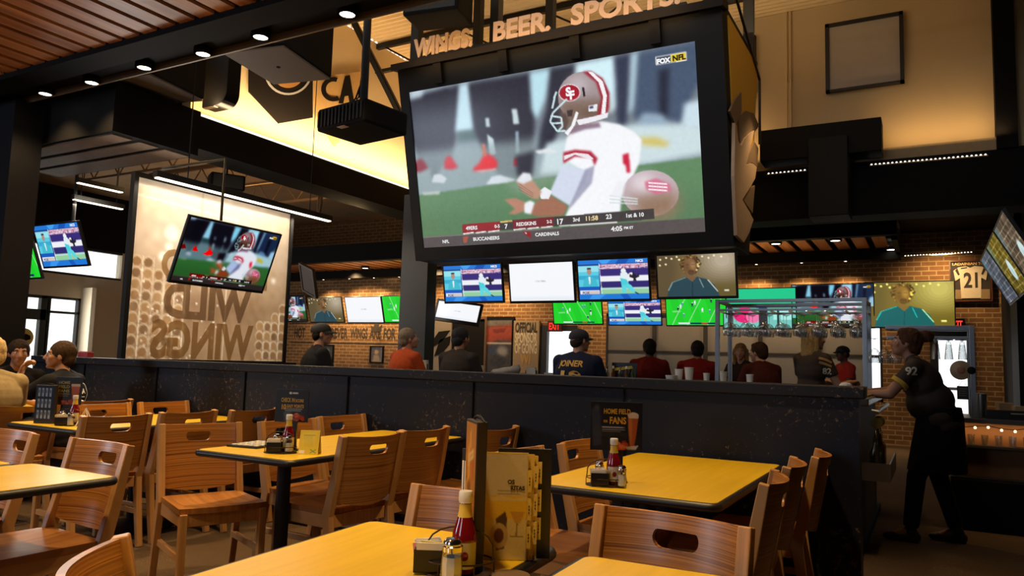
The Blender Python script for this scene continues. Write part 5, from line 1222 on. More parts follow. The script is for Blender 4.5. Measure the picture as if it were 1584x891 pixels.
# ducts under the hall ceiling near the beam
GREYD = mat('duct_paint', (.16,.125,.10), .6, .1); DUCTB = mat('duct_black', (.007,.0065,.0065), .65, spec=.15)  # lighter grey paints the light from below onto duct undersides
def ceiling_box(x0, x1, y0, y1, z, label, top=5.95):
    t = thing('air_duct', label, 'duct', ((x0+x1)/2,(y0+y1)/2,z), R(12), 'square ducts behind the beam'); w, d = (x1-x0)/2, (y1-y0)/2
    mb = MB(); mb.box(-w,w,-d,d,.02,.85); mb.build('body', DUCTB, t, bevel=.02); mb = MB(); mb.box(-w+.015,w-.015,-d+.015,d-.015,0,.02); p = mb.build('bottom_panel', GREYD, t)
    mb = MB(); mb.lathe([(.02,-.006),(.02,0)], 12); mb.build('sensor', BLACK, p)
    for a in (-1,1):
        for b in (-1,1): mb = MB(); mb.cyl((a*w*.8,b*d*.8,.85),(a*w*.8,b*d*.8,top-z),.008,n=6); mb.build('hanger', DKMETAL, t)
ceiling_box(-7.50,-6.73,4.46,5.26,3.95,'square black duct with grey underside behind the lit beam, at the left')
ceiling_box(-5.98,-5.28,4.80,5.66,4.10,'square black duct with grey underside near the projector')
t = thing('round_end_duct', 'black duct with rounded lower edge against the lit left wall', 'duct', (at(352,120,Y=5.6).x-.55,5.72,at(330,163,Y=5.6).z)); mb = MB(); prof = [(-.55,0.0),(.40,0.0)]+[(.40+.15*math.sin(R(a)), .15-.15*math.cos(R(a))) for a in range(15,91,15)]+[(.55,.9),(-.55,.9)]
mb.prism(prof,'y',-.12,.06); mb.build('body', DUCTB, t); mb = MB(); mb.box(-.5,.35,-.11,-.06,-.008,0); mb.build('trim_strip', GREYD, t);  # thin lighter strip paints the duct's lit bottom edge
for a in (-.4,.4): mb = MB(); mb.cyl((a,-.03,.9),(a,-.03,2.2),.008,n=6); mb.build('hanger', DKMETAL, t)
# wall banners
def wall_poly(pts, X): return [(at(*p, X=X).y, at(*p, X=X).z) for p in pts]
def banner(label, pts, m, extra):
    t = thing('wall_banner', label, 'banner', group='team banners on the upper wall'); mb = MB(); mb.prism(wall_poly(pts, XC+.03),'x',XC+.01,XC+.03); mb.build('cloth', m, t)
    for nm, mm, polys in extra:
        mb = MB()
        for q in polys: mb.prism(wall_poly(q, XC+.034),'x',XC+.0305,XC+.036)
        mb.build(nm, mm, t)
def arc(cx, cy, r0, r1, a0, a1, n=14): return [(cx+r1*math.cos(R(a0+(a1-a0)*i/n)), cy+r1*math.sin(R(a0+(a1-a0)*i/n))) for i in range(n+1)]+[(cx+r0*math.cos(R(a1-(a1-a0)*i/n)), cy+r0*math.sin(R(a1-(a1-a0)*i/n))) for i in range(n+1)]
BLKC = mat('black_banner_cloth', (.010,.007,.0055), .85, spec=.1); GOLDC = mat('tan_banner_cloth', (.55,.33,.11), .8); SILV = mat('silver_print', (.42,.40,.38), .6); ORNG = mat('orange_print', (.42,.19,.04), .7)
banner('black pointed banner with a silver ring, hung on the lit left wall', [(386,70),(386,142),(432,191),(484,182),(484,60)], BLKC, [('silver_ring', SILV, [arc(446,110,34,37,10,165)]), ('orange_disc', ORNG, [arc(446,112,0.5,24,15,160)])])
banner('tan banner with dark letters behind the projector', [(484,120),(484,172),(518,226),(562,170),(562,110)], GOLDC, [('dark_letters', BLKC, [arc(516,138,12,19,60,290)]+[[(524,160),(534,118),(541,116),(548,158),(541,160),(539,148),(533,149),(531,160)]])])
# diagonal brace, hangers and roof members of the hall
t = thing('diagonal_brace', 'dark diagonal steel brace right of the projector pole', 'brace'); a, b = at(560,60,X=-6.6), at(628,196,X=-6.0); mb = MB(); mb.tube([a+(a-b)*((5.93-a.z)/(a.z-b.z)),b], .045, 4); mb.build('bar', DKMETAL, t); mb = MB(); mb.tube([a+(a-b)*((5.85-a.z)/(a.z-b.z))+Vector((0,.0,.07)),b+Vector((0,0,.07))], .02, 4); mb.build('flange', mat('brace_flange', (.10,.06,.03), .5), t)
for i, y in enumerate((5.0,6.9,8.6)):
    t = thing('roof_truss', 'dark roof truss crossing the hall under the ribbed deck, %s from the front' % ('nearest','second','farthest')[i], 'truss', (0,y,0), 0, 'hall roof trusses')
    mb = MB(); mb.box(XC,XR,-.03,.03,5.86,5.94); mb.build('top_chord', DKMETAL, t); mb = MB(); mb.box(XC,XR,-.03,.03,5.48,5.53); mb.build('bottom_chord', DKMETAL, t)
    mb = MB(); k = 12; [mb.cyl((XC+.1+(XR-XC-.2)*j/k,0,5.5 if j % 2 else 5.9),(XC+.1+(XR-XC-.2)*(j+1)/k,0,5.9 if j % 2 else 5.5),.014,n=6) for j in range(k)]; mb.build('web', DKMETAL, t)
# ---------------------------------------------------------------- projector
t = thing('projector', 'black ceiling projector on a pole left of the giant screen', 'projector', (-4.27,4.95,3.17), R(-8))
mb = MB(); mb.box(-.30,.30,-.25,.25,0,.20); mb.build('case', BLACK, t, bevel=.02)
mb = MB(); [mb.box(-.28+.045*i,-.262+.045*i,-.262,-.25,.03,.17) for i in range(13)]; mb.build('vent_fins', DKMETAL, t); mb = MB(); mb.lathe([(.06,0),(.06,.06),(.05,.07),(.0,.05)], 18); o = mb.build('lens', mat('lens_glass', (.03,.03,.05), .05), t); o.location = (.12,.25,.10); o.rotation_euler = (R(-90),0,0)
mb = MB(); mb.box(-.03,.06,-.252,-.2,-.003,.0); mb.build('indicator', mat('pale_sticker', (.6,.5,.5), .5), t)
mb = MB(); mb.box(-.10,.10,-.10,.10,.20,.235); mb.cyl((0,0,.235),(0,0,2.75),.035,n=14); mb.cyl((0,0,.235),(0,0,.29),.07,.05,14); mb.build('mount_pole', DKMETAL, t)
mb = MB(); [mb.tube([(-.15+.06*j,.05,.20),(-.16+.07*j,.0,.30+.03*j),(-.08+.04*j,-.02,.33),(-.02,-.02,.45+.05*j)], .008, 6) for j in range(3)]; mb.build('cable', BLACK, t)
# ---------------------------------------------------------------- giant screen
CX0, CX1 = -5.10, -1.55
t = thing('giant_screen', 'giant projection screen showing a football player in a black hanging cube', 'screen')
body = [(6.47,4.50),(6.97,2.36),(7.62,2.36),(8.06,4.50)]
mb = MB(); mb.prism(body,'x',CX0,CX1); mb.build('cube_body', mat('cube_black', (.006,.0058,.0065), .6, spec=.2), t, bevel=.01)
nrm = Vector((0,-(4.50-2.36),-(6.97-6.47))).normalized(); up = Vector((0,-(6.97-6.47),4.50-2.36)).normalized()
def on_front(x, s, d=0.): return Vector((x,6.97,2.36))+up*s+nrm*d
fl = (Vector((0,6.47,4.5))-Vector((0,6.97,2.36))).length
a0 = R(math.degrees(math.atan2(6.97-6.47, 4.5-2.36)))
sx0, sx1 = -4.98, -1.80; s0, s1 = .145, 1.865
o = bpy.data.objects.new('picture', PIC['big']); C.objects.link(o); o.parent = t; o.location = on_front((sx0+sx1)/2, (s0+s1)/2, .022); o.rotation_euler = (a0,0,0); o.scale = ((sx1-sx0)/W0,1,(s1-s0)/H0)
F3 = Matrix.Translation(on_front(0,0)) @ Matrix.Rotation(a0,4,'X')
mb = MB(); mb.M = F3
for q in ((CX0,sx0,-.04,0,0,fl),(sx1,CX1,-.04,0,0,fl),(sx0,sx1,-.04,0,0,s0),(sx0,sx1,-.04,0,s1,fl)): mb.box(*q)
mb.build('surround', mat('surround_black', (.006,.0056,.0056), .5, spec=.25), t)
mb = MB(); mb.M = F3; [mb.box(x,x+.10,-.09,-.04,s1+.03,fl-.03) for x in (CX0+.5,CX0+1.3,CX0+2.1,CX0+2.9)]; mb.box(CX0-.03,CX1+.03,-.12,.10,fl-.09,fl-.02); mb.build('header', mat('header_brown', (.013,.009,.007), .6, spec=.2), t)
SX = CX1+.001; PYEL = mat('yellow_panel', (.62,.34,.02), .6, vary=.06)
def sidepoly(pts, X): return [(at(*p, X=X).y, at(*p, X=X).z) for p in pts]
mb = MB(); mb.prism([(6.66,4.42),(7.02,2.62),(7.56,2.62),(7.98,4.42)],'x',SX,SX+.012); mb.build('yellow_side_panel', PYEL, t)
fp = lambda q: [(1100+x/2.785, 100+y/2.785) for x, y in q]
mb = MB()
for q, e in (([(104,250),(118,330),(130,350),(150,315),(187,283),(172,340),(160,400),(150,432),(178,425),(197,440),(190,490),(165,535),(135,582),(160,625),(183,668),(165,722),(142,766),(112,735),(100,480)],.05),):
    mb.prism(sidepoly(fp(q), SX+.05),'x',SX+.02,SX+.05)
mb.build('wing_emblem', mat('emblem_taupe', (.46,.32,.22), .6), t)
mb = MB()
for q in ([(82,200),(105,150),(132,118),(133,200),(108,262),(98,240)],[(118,225),(150,198),(185,210),(208,262),(190,290),(128,345)],[(160,395),(187,330),(205,360),(200,440),(178,420),(150,430)],[(140,580),(165,540),(190,520),(180,640)]): mb.prism(sidepoly(fp(q), SX+.032),'x',SX+.012,SX+.03)
mb.build('emblem_feathers', mat('emblem_dark', (.17,.11,.065), .6), t)
for x in (CX0+.12,CX0+1.15,CX1-.06):
    for y in (6.62,7.9): mb = MB(); mb.box(x-.05,x+.05,y-.05,y+.05,4.5,5.95); mb.build('hanger_post', DKMETAL, t)
mb = MB(); mb.tube([(CX1+.02,6.55,4.85),(CX1+.02,8.05,4.30),(CX1+.02,8.05,3.6)], .016, 4); mb.build('side_brace', mat('brace_brown', (.05,.03,.018), .5), t)
# raised letters on the header
LETT = mat('letter_face', (.66,.45,.32), .5, vary=.05)
t = thing('sign_lettering', 'row of raised letters reading WINGS. BEER. SPORTS. on top of the giant screen', 'sign')
zt = 4.50
for s, xa, xb in (('WINGS.',-4.84,-4.10),('BEER.',-3.86,-3.20),('SPORTS.',-2.98,-1.90)):
    _, _, wT = text_geo(s, 1., .035); x = xa
    adv = [text_geo(s[:i+1], 1., .035)[2] for i in range(len(s))]
    for i, chh in enumerate(s):
        w0 = text_geo(chh, 1., .035)[2]; k = (xb-xa)/wT; mb = MB(); put_text(mb, chh, 0, 0, .20/.72, None, y=0, bold=.035, width=w0*k, extrude=.03)
        o = mb.build('letter', LETT, t, fix=False); o.location = (xa+(adv[i]-w0)*k, 6.40, zt)
mb = MB(); mb.box(-4.9,-1.85,6.40,6.43,zt-.05,zt); mb.build('base_rail', DKMETAL, t)
area('letter_uplight', (-3.4,6.15,4.35), (R(150),0,0), 3.0, .06, 7, AMBER)
t = thing('loudspeaker', 'black loudspeaker box above the left end of the raised letters', 'speaker', (-4.30,6.05,4.86), R(10)); mb = MB(); mb.box(-.30,.30,-.2,.2,-.20,.2); mb.build('cabinet', BLACK, t, bevel=.02); mb = MB(); mb.box(-.27,.27,-.206,-.2,-.17,.17); mb.build('grille', mat('speaker_grille', (.02,.02,.02), .7), t); mb = MB(); mb.cyl((0,0,.2),(0,0,1.08),.02,n=8); mb.build('hanger', DKMETAL, t)
# four sets under the cube and the tilted one behind
for px, pic, s in (((731,438),'high','leftmost of the four televisions under the giant screen, split studio picture'),((837,436),'white','blank white television second under the giant screen'),((948,432),'high','third television under the giant screen, same split picture again'),((1076,426),'man','rightmost television under the giant screen, showing a curly haired man')):
    q = at(*px, Y=7.22); screen_thing('television', s, 'television', .755, pic, q, 0, R(11), 'televisions', H=.405, depth=.05)
    mb = MB()
q = at(708,482,Y=8.3); screen_thing('television', 'small television tilted askew below and behind the leftmost hanging one', 'television', .62, 'white', q, R(4), R(-10), 'televisions', H=.22, roll=R(7), bez=.03)
# far wall sets
def far_tv(px, W, pic, label, tilt=16, rz=0, Y=FAR-.42, H=None): q = at(*px, Y=Y); return screen_thing('television', label, 'television', W, pic, q, R(rz), R(tilt), 'televisions', depth=.07, H=H)
far_tv((447,478),1.15,'side','television at the left of the brick wall, cut by the mural edge'); far_tv((503.5,479),1.12,'man','brick wall television with a curly haired man, behind the black cap'); far_tv((563,479),1.12,'white','blank white television on the brick wall above the long painted words'); far_tv((622,478),1.12,'field','green field television on the brick wall beside the dark column')
far_tv((893,483),1.10,'field','green field television above the small red exit sign',12,H=.48); far_tv((981,483),1.10,'high','split picture television on the far wall above the left window shade',12,H=.50); far_tv((1076,481),1.16,'field2','green field television on the far wall below the curly haired man',10,H=.55)
far_tv((1174,477),1.30,'teal','teal television seen through the hanging wine glasses',6); far_tv((1287,473),1.34,'side','player television on the far wall behind the wine glasses',5); far_tv((1405,471),1.36,'gold','gold tinted television with a curly haired man beside the framed jersey',3)
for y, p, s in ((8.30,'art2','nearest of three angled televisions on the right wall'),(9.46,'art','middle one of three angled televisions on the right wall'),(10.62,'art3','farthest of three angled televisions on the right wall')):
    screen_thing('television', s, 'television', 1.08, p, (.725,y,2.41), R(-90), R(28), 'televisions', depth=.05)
# tilted framed board left of the brick sets
q = at(476,434,Y=11.0); t = thing('framed_board', 'dark framed board hanging askew right of the mural', 'board', q, R(20)); t.rotation_euler = (R(20),R(18),R(-18))
mb = MB(); mb.box(-.26,.26,0,.03,-.26,.26); mb.build('panel', mat('brown_board', (.09,.045,.02), .6), t); mb = MB(); [mb.box(*b) for b in ((-.30,-.26,-.015,.045,-.3,.3),(.26,.30,-.015,.045,-.3,.3),(-.26,.26,-.015,.045,.26,.3),(-.26,.26,-.015,.045,-.3,-.26))]; mb.build('frame', mat('board_frame', (.05,.025,.012), .5), t)
# canopy and wall downlights
k = 0; NM = ('first','second','third','fourth','fifth','sixth','seventh','eighth','ninth','tenth')
for px, py in ((500,440),(540,438),(578,437),(617,436),(1170,411),(1240,409),(1308,408)):
    q = at(px, py, Y=14.61); downlight(q.x, 14.61, 3.20, 'small lamp under the canopy edge lighting the far bricks, %s from the left' % NM[k], 'canopy edge lamps', .07, 130, 130); k += 1
for i, (px, py, s) in enumerate(((565,414,'canopy lamp left of the dark column, the left one'),(603,421,'canopy lamp left of the dark column, the right one'),(1200,376,'canopy lamp in the cedar slats nearest the giant screen'),(1292,371,'canopy lamp in the middle of the cedar slats at the right'),(1379,385,'upper of two lamps at the canopy corner'),(1386,394,'lower of two lamps at the canopy corner'))):
    q = at(px, py, Z=3.36); downlight(q.x, q.y, 3.34, s, 'lamps in the cedar canopy', .075)
for x in (-12.5,-10,-8.4,-5.8,-3.8): spot('brick_wash', (x,14.35,3.3), 190, WARM, 130, .8, .08, (x,15,1.5))
spot('brick_wash', (.2,14.3,3.3), 90, WARM, 130, .8, .08, (.2,15,2.2))
def led_strip(p, q, label):
    t = thing('led_strip', label, 'light strip', p, 0, 'strips of small lights'); d = q-p; n = int(d.length/.045)
    mb = MB(); mb.tube([Vector((0,0,-.012)),d+Vector((0,0,-.012))], .010, 6); mb.build('rail', LEDGE, t)
    mb = MB(); [mb.ball(d*((i+.5)/n), .012, 6, 4) for i in range(n)]; mb.build('lamps', LEDW, t)
led_strip(at(1186,269,Y=YB-.17), at(1248,263,Y=YB-.17), 'dotted light strip under the far upper wall, left of the dark duct'); led_strip(at(1345,255,Y=YB-.17), at(1528,239,Y=YB-.17), 'dotted light strip under the far upper wall, right of the dark duct')
led_strip(at(1398,396,Y=14.4), at(1505,390,Y=14.4), 'thin light strip above the framed jersey')
t = thing('led_strip', 'glowing strip along the foot of the left upper wall', 'light strip', (XC+.10,5.5,3.87)); mb = MB(); mb.box(-.02,.02,0,4.5,0,.03); mb.build('housing', LEDGE, t); mb = MB(); mb.box(.02,.035,0,4.5,0.,.03); mb.build('lamps', emis('strip_glow', (1,.88,.66), 1.6), t)
# dark ducts on the far upper wall
t = thing('wall_duct', 'black duct along the far upper wall with a drop in the middle', 'duct'); a, b = at(1175,202,Y=YB-.55), at(1364,232,Y=YB-.55); mb = MB(); mb.box(a.x,b.x,YB-.55,YB-.2,at(1364,232,Y=YB-.55).z,at(1364,180,Y=YB-.55).z); mb.build('main_run', DUCTB, t, bevel=.01)
c, d = at(1250,215,Y=YB-.6), at(1313,332,Y=YB-.6); mb = MB(); mb.box(c.x,d.x,YB-.62,YB-.18,d.z,c.z); mb.build('drop', mat('duct_black2', (.008,.0075,.008), .6, spec=.2), t, bevel=.01)
t = thing('conduit', 'pair of thin pipes running down the far upper wall', 'pipe'); 
for px in (1217,1223): q = at(px,120,Y=YB-.03); mb = MB(); mb.tube([(q.x,YB-.03,4.2),(q.x,YB-.03,ZU)], .012, 6); mb.build('pipe', CREAM, t)
mb = MB(); q = at(1220,150,Y=YB); mb.box(q.x-.05,q.x+.05,YB-.02,YB,5.0,5.03); mb.build('clamp', CREAM, t)
# ---------------------------------------------------------------- the bar behind the dividing wall
BTOP = wood('bar_top', (.05,.028,.014), (.09,.05,.024), 'x', 12., .3, 1., .3); BARB = mat('bar_front', (.020,.016,.014), .6, vary=.3)
t = thing('bar_counter', 'dark bar counter whose service end shows right of the partition', 'bar')
mb = MB(); mb.box(-7.0,-.37,7.28,7.92,1.02,1.07); mb.box(-1.0,-.37,5.62,7.28,1.02,1.07); mb.build('countertop', BTOP, t, bevel=.008)
mb = MB(); mb.box(-6.9,-.46,7.40,7.82,.06,1.02); mb.box(-.92,-.46,5.74,7.40,.06,1.02); mb.build('body', BARB, t); mb = MB(); mb.box(-6.95,-.43,7.38,7.84,0,.06); mb.box(-.94,-.43,5.70,7.38,0,.06); mb.build('plinth', BLACK, t)
mb = MB(); mb.tube([(-.36,5.70,.98),(-.33,5.70,.98),(-.33,7.2,.98),(-.36,7.2,.98)], .018, 8); mb.build('steel_rail', STEEL, t, smooth=50)
mb = MB(); mb.box(-.45,-.25,5.72,6.6,.52,.53); mb.box(-.26,-.25,5.72,6.6,.53,.64); mb.box(-.45,-.26,5.72,5.73,.53,.64); mb.build('speed_rail', STEEL, t)
t = thing('bar_mat', 'yellow rubber mat on the service end of the bar', 'mat', (-.56,6.45,1.07)); mb = MB(); mb.box(-.16,.16,-.38,.38,0,.012); mb.build('mat', mat('yellow_rubber', (.42,.29,.03), .6), t, bevel=.004); mb = MB(); [mb.lathe([(.006,.012),(.004,.016)],6,(-.13+.052*i,-.34+.075*j,0)) for i in range(6) for j in range(10)]; mb.build('nubs', mat('yellow_rubber', (.42,.29,.03), .6), t)
t = thing('paper_stack', 'loose pile of white papers on the service end of the bar', 'papers', (-.60,6.62,1.088)); mb = MB()
for i in range(5): mb.M = Matrix.Translation((0,0,.007*i)) @ Matrix.Rotation(R(17*i-30),4,'Z') @ Matrix.Rotation(R(4*(i%3)),4,'Y'); mb.box(-.09,.09,-.07,.07,0,.002)
mb.build('sheet', PAPER, t); mb = MB(); mb.ball((0,0,.045),(.05,.06,.03),10,6); mb.build('crumpled_sheet', PAPER, t)
t = thing('rolled_mat', 'yellow rolled cloth hung under the bar end', 'roll', (-.335,5.95,.90)); mb = MB(); mb.cyl((0,-.14,0),(0,.14,0),.038,n=18); mb.build('roll', mat('mustard_cloth', (.20,.13,.025), .8), t); mb = MB(); mb.box(-.02,.0,-.05,.02,-.27,-.03); mb.build('hanging_end', mat('mustard_cloth2', (.30,.22,.03), .8), t)
BOT = [mat('bottle_green', (.03,.06,.02), .12), mat('bottle_brown', (.09,.035,.012), .12), glass('bottle_clear', (.8,.85,.8), .4), mat('bottle_red', (.28,.04,.02), .15)]
for i, (y, s) in enumerate(((5.80,'clear bottle nearest in the steel rail under the bar end'),(5.95,'green bottle second in the steel rail under the bar end'),(6.10,'brown bottle third in the steel rail under the bar end'),(6.27,'red bottle fourth in the steel rail under the bar end'),(6.44,'clear bottle farthest in the steel rail under the bar end'))):
    t = thing('liquor_bottle', s, 'bottle', (-.345,y,.531), 0, 'bottles in the speed rail'); mb = MB(); mb.lathe([(.034,0),(.036,.006),(.036,.17),(.016,.215),(.014,.27)], 16); mb.build('body', BOT[(2,0,1,3,2)[i]], t, smooth=50); mb = MB(); mb.lathe([(.008,.27),(.006,.30),(.004,.325)], 10); mb.build('pourer', CHROME, t)
# steel glass racks with hanging glasses
RACKM = mat('grey_rack_steel', (.27,.29,.32), .35, .7)
def rack(x0, x1, y0, y1, z, zb, label, nx, posts):
    t = thing('glass_rack', label, 'rack'); mb = MB()
    for y in (y0,y1): mb.box(x0,x1,y-.014,y+.014,z-.03,z)
    for x in (x0,x1): mb.box(x-.014,x+.014,y0,y1,z-.03,z)
    for y in (y0,y1): mb.box(x0,x1,y-.010,y+.010,z-.11,z-.09)
    mb.build('frame', RACKM, t, bevel=.002); mb = MB()
    for i in range(nx+1): x = x0+(x1-x0)*i/nx; mb.box(x-.007,x+.007,y0,y1,z-.115,z-.10)
    mb.build('hanging_rails', CHROME, t)
    for x, y in posts: mb = MB(); mb.box(x-.019,x+.019,y-.019,y+.019,zb,z); mb.build('post', RACKM, t, bevel=.002)
    return t
r0 = (at(1110,470,Y=7.34).x,-.505,7.34,7.86,1.90); rack(*r0,1.07,'steel rack of hanging wine glasses above the bar right of the giant screen',8,((r0[0],7.34),(-.505,7.34),(-.505,7.86),(r0[0],7.86)))
WG = glass('wine_glass', (.93,.95,.96), .35, .08)
def wine_glass(name, label, prof, group):
    t = thing(name, label, 'glass', (0,0,0), 0, group); mb = MB(); mb.lathe([(.001,0),(.034,-.002),(.036,-.004),(.008,-.012),(.004,-.03),(.004,-prof[0])], 14, cap=False); mb.build('stem', WG, t, smooth=60)
    mb = MB(); mb.lathe(prof[1], 16, cap=False); mb.build('bowl', WG, t, smooth=60); return t
wg = wine_glass('wine_glass','',(.09,[(.004,-.088),(.026,-.100),(.048,-.132),(.054,-.170),(.046,-.220),(.0445,-.220),(.052,-.170)]),'wine glasses hanging in the long rack')
ROWN = ('first','second','third','fourth','fifth','sixth','seventh','eighth'); DEP = ('nearest','middle','rear')
for i in range(8):
    for j in range(3):
        x = r0[0]+(r0[1]-r0[0])*(i+.5)/8; y = r0[2]+.09+.17*j; lb = 'wine glass in the long rack, %s row from left, %s of the row' % (ROWN[i], DEP[j])
        if i == j == 0: wg.location = (x,y,1.779); wg['label'] = lb
        else: dup(wg, (x,y,1.779), 0, lb)
r1 = (-.33,.30,7.34,7.70,1.655); rack(*r1,.90,'steel rack with hanging beer glasses right of the waitress',5,((.30,7.34),(.30,7.70)))
pl = wine_glass('pilsner_glass','',(.012,[(.012,-.012),(.022,-.05),(.030,-.12),(.034,-.175),(.032,-.175),(.020,-.05)]),'pilsner glasses in the short rack')
for i, (px, s) in enumerate(((1447,'hanging pilsner glass nearest the waitress in the short rack'),(1467,'middle hanging pilsner glass below the red exit sign'),(1488,'rightmost hanging pilsner glass beside the rack post'))):
    q = at(px,520,Y=7.40)
    if i == 0: pl.location = (q.x,7.42,1.548); pl['label'] = s
    else: dup(pl, (q.x,7.42,1.548), 0, s)
for i, px in enumerate((1352,1368,1384)): q = at(px,510,Y=7.40); dup(wg, (q.x,7.42,1.548), 0, 'hanging wine glass in the short rack just left of the waitress, %s of three' % ('left','middle','right')[i], 'wine glasses hanging in the short rack')
# back counter with string lights at the right
t = thing('back_counter', 'low dark back counter with an orange lit front at the right', 'counter')
mb = MB(); mb.box(.10,1.04,7.25,8.0,.86,.90); mb.build('countertop', mat('steel_dark_top', (.10,.09,.085), .35, .6), t, bevel=.005); mb = MB(); mb.box(.14,1.03,7.40,7.95,.0,.86); mb.build('body', mat('amber_wood_front', (.24,.10,.03), .6), t); mb = MB(); mb.box(.12,1.04,7.30,7.42,.40,.42); mb.box(.12,1.04,7.30,7.42,.66,.68); mb.build('shelf', DKMETAL, t)
mb = MB(); mb.box(.12,1.04,7.28,7.40,0.0,.40); mb.build('lower_doors', BLACK, t)
t = thing('string_lights', 'string of small glowing bulbs under the back counter edge', 'string lights'); mb = MB(); pts = [(.12+.09*i, 7.235, .835-.012*math.sin(i*1.7)) for i in range(11)]; mb.tube(pts, .003, 5); mb.build('wire', BLACK, t)
BULB = emis('bulb_glow', (1,.62,.28), 7.)
for p in pts: mb = MB(); mb.ball((p[0],p[1]-.004,p[2]-.012), .010, 8, 6); mb.build('bulb', BULB, t, smooth=180)
area('string_glow', (.6,7.26,.83), (R(20),0,0), .9, .05, 1.6, AMBER)
for i in range(9):
    x = .18+.095*i; t = thing('tumbler', 'small tumbler on the shelf under the string lights, %s from the left' % NM[i], 'glass', (x,7.35,.68), 0, 'tumblers under the string lights'); mb = MB(); mb.lathe([(.022,0),(.028,.085),(.026,.085),(.020,.006)], 12, cap=False); mb.build('wall', WG, t, smooth=60); mb = MB(); mb.lathe([(.021,.0),(.021,.008)], 12); mb.build('base', WG, t)
def cyl_thing(kind, label, cat, loc, prof, m, lid=None):
    t = thing(kind, label, cat, loc); mb = MB(); mb.lathe(prof, 22); mb.build('body', m, t, smooth=40); z = prof[-1][1]; r = prof[-1][0]; mb = MB(); mb.lathe([(r*1.04,z-.01),(r*1.04,z+.004),(r*.3,z+.012)], 22); mb.build('lid', lid or m, t, smooth=40); return t
q = at(1512,610,Y=7.5); cyl_thing('steel_canister','tall steel canister on the back counter by the rack post','canister',(q.x+.02,7.5,.90),[(.045,0),(.047,.01),(.045,.19)],STEEL)
def carton(px, y, w, d, h, m, label): q = at(px,610,Y=y); t = thing('carton', label, 'box', (q.x,y,.90), R(12)); mb = MB(); mb.box(-w,w,-d,d,0,h); mb.build('box', m, t, bevel=.003); mb = MB(); mb.box(-w*1.02,w*1.02,-d*1.02,d*1.02,h-.03,h+.004); mb.build('lid', m, t, bevel=.002)
KRAFT = mat('kraft_card', (.40,.26,.13), .8); carton(1553,7.62,.05,.05,.12,KRAFT,'kraft carton on the back counter, left of two'); carton(1576,7.55,.045,.05,.10,KRAFT,'kraft carton at the right frame edge on the back counter')
t = thing('black_tray', 'long black tray along the front of the back counter', 'tray', (.60,7.34,.90)); mb = MB(); mb.box(-.22,.22,-.06,.06,0,.006); [mb.box(*b) for b in ((-.22,.22,-.06,-.055,.006,.07),(-.22,.22,.055,.06,.006,.07),(-.22,-.215,-.055,.055,.006,.07),(.215,.22,-.055,.055,.006,.07))]; mb.build('tray', BLKPL, t); mb = MB(); mb.tube([(-.05,-.062,.05),(-.05,-.08,.05),(.05,-.08,.05),(.05,-.062,.05)], .005, 6); mb.build('handle', STEEL, t)
t = thing('round_plaque', 'round brass plaque on a black arm in front of the bright door', 'plaque', (.215,7.33,1.285)); mb = MB(); mb.M = Matrix.Rotation(R(90),4,'X'); mb.lathe([(.001,-.005),(.078,-.004),(.08,.0),(.078,.006),(.001,.012)], 32, cap=False); mb.build('disc', mat('old_brass', (.34,.23,.12), .4, .5), t, smooth=50); mb = MB(); mb.ball((0,-.012,0),(.03,.006,.03),14,6); mb.build('centre_boss', mat('boss_red', (.3,.1,.05), .4), t); mb = MB(); mb.cyl((.05,0,0),(.088,0,0),.012,n=8); mb.ball((.075,-.01,0),.032,12,8); mb.build('arm', BLACK, t)
t = thing('hanging_card', 'small black notice card below the round plaque', 'card', (.225,7.33,1.10)); mb = MB(); mb.box(-.042,.042,-.002,.002,-.055,.055); mb.build('card', mat('notice_black', (.03,.035,.03), .5), t); mb = MB(); [mb.box(-.03,.03-.008*(i%2),-.0032,-.002,.03-.018*i,.034-.018*i) for i in range(4)]; mb.build('print', mat('notice_grey', (.25,.25,.24), .6), t); mb = MB(); mb.tube([(-.03,0,.055),(0,0,.10),(.03,0,.055)], .002, 5); mb.build('string', BLACK, t)
t = thing('bin', 'olive green bin at the lower right frame edge', 'bin', (.66,5.95,0)); mb = MB(); mb.lathe([(.10,0),(.12,.02),(.135,.86)], 28); mb.build('body', mat('olive_plastic', (.20,.21,.02), .5), t, smooth=40); mb = MB(); mb.lathe([(.14,.86),(.145,.88),(.14,.92),(.10,.95)], 28); mb.build('lid', mat('olive_plastic', (.20,.21,.02), .5), t, smooth=40)
# far table for the second row of guests
t = thing('high_table', 'long high table behind the bar where two guests in red sit', 'table', (-3.0,10.55,0)); mb = MB(); mb.box(-1.5,1.8,-.30,.30,1.02,1.06); mb.build('tabletop', BTOP, t, bevel=.005)
for x in (-1.3,1.6):
    for y in (-.22,.22): mb = MB(); mb.box(x-.03,x+.03,y-.03,y+.03,0,1.02); mb.build('leg', DKMETAL, t)
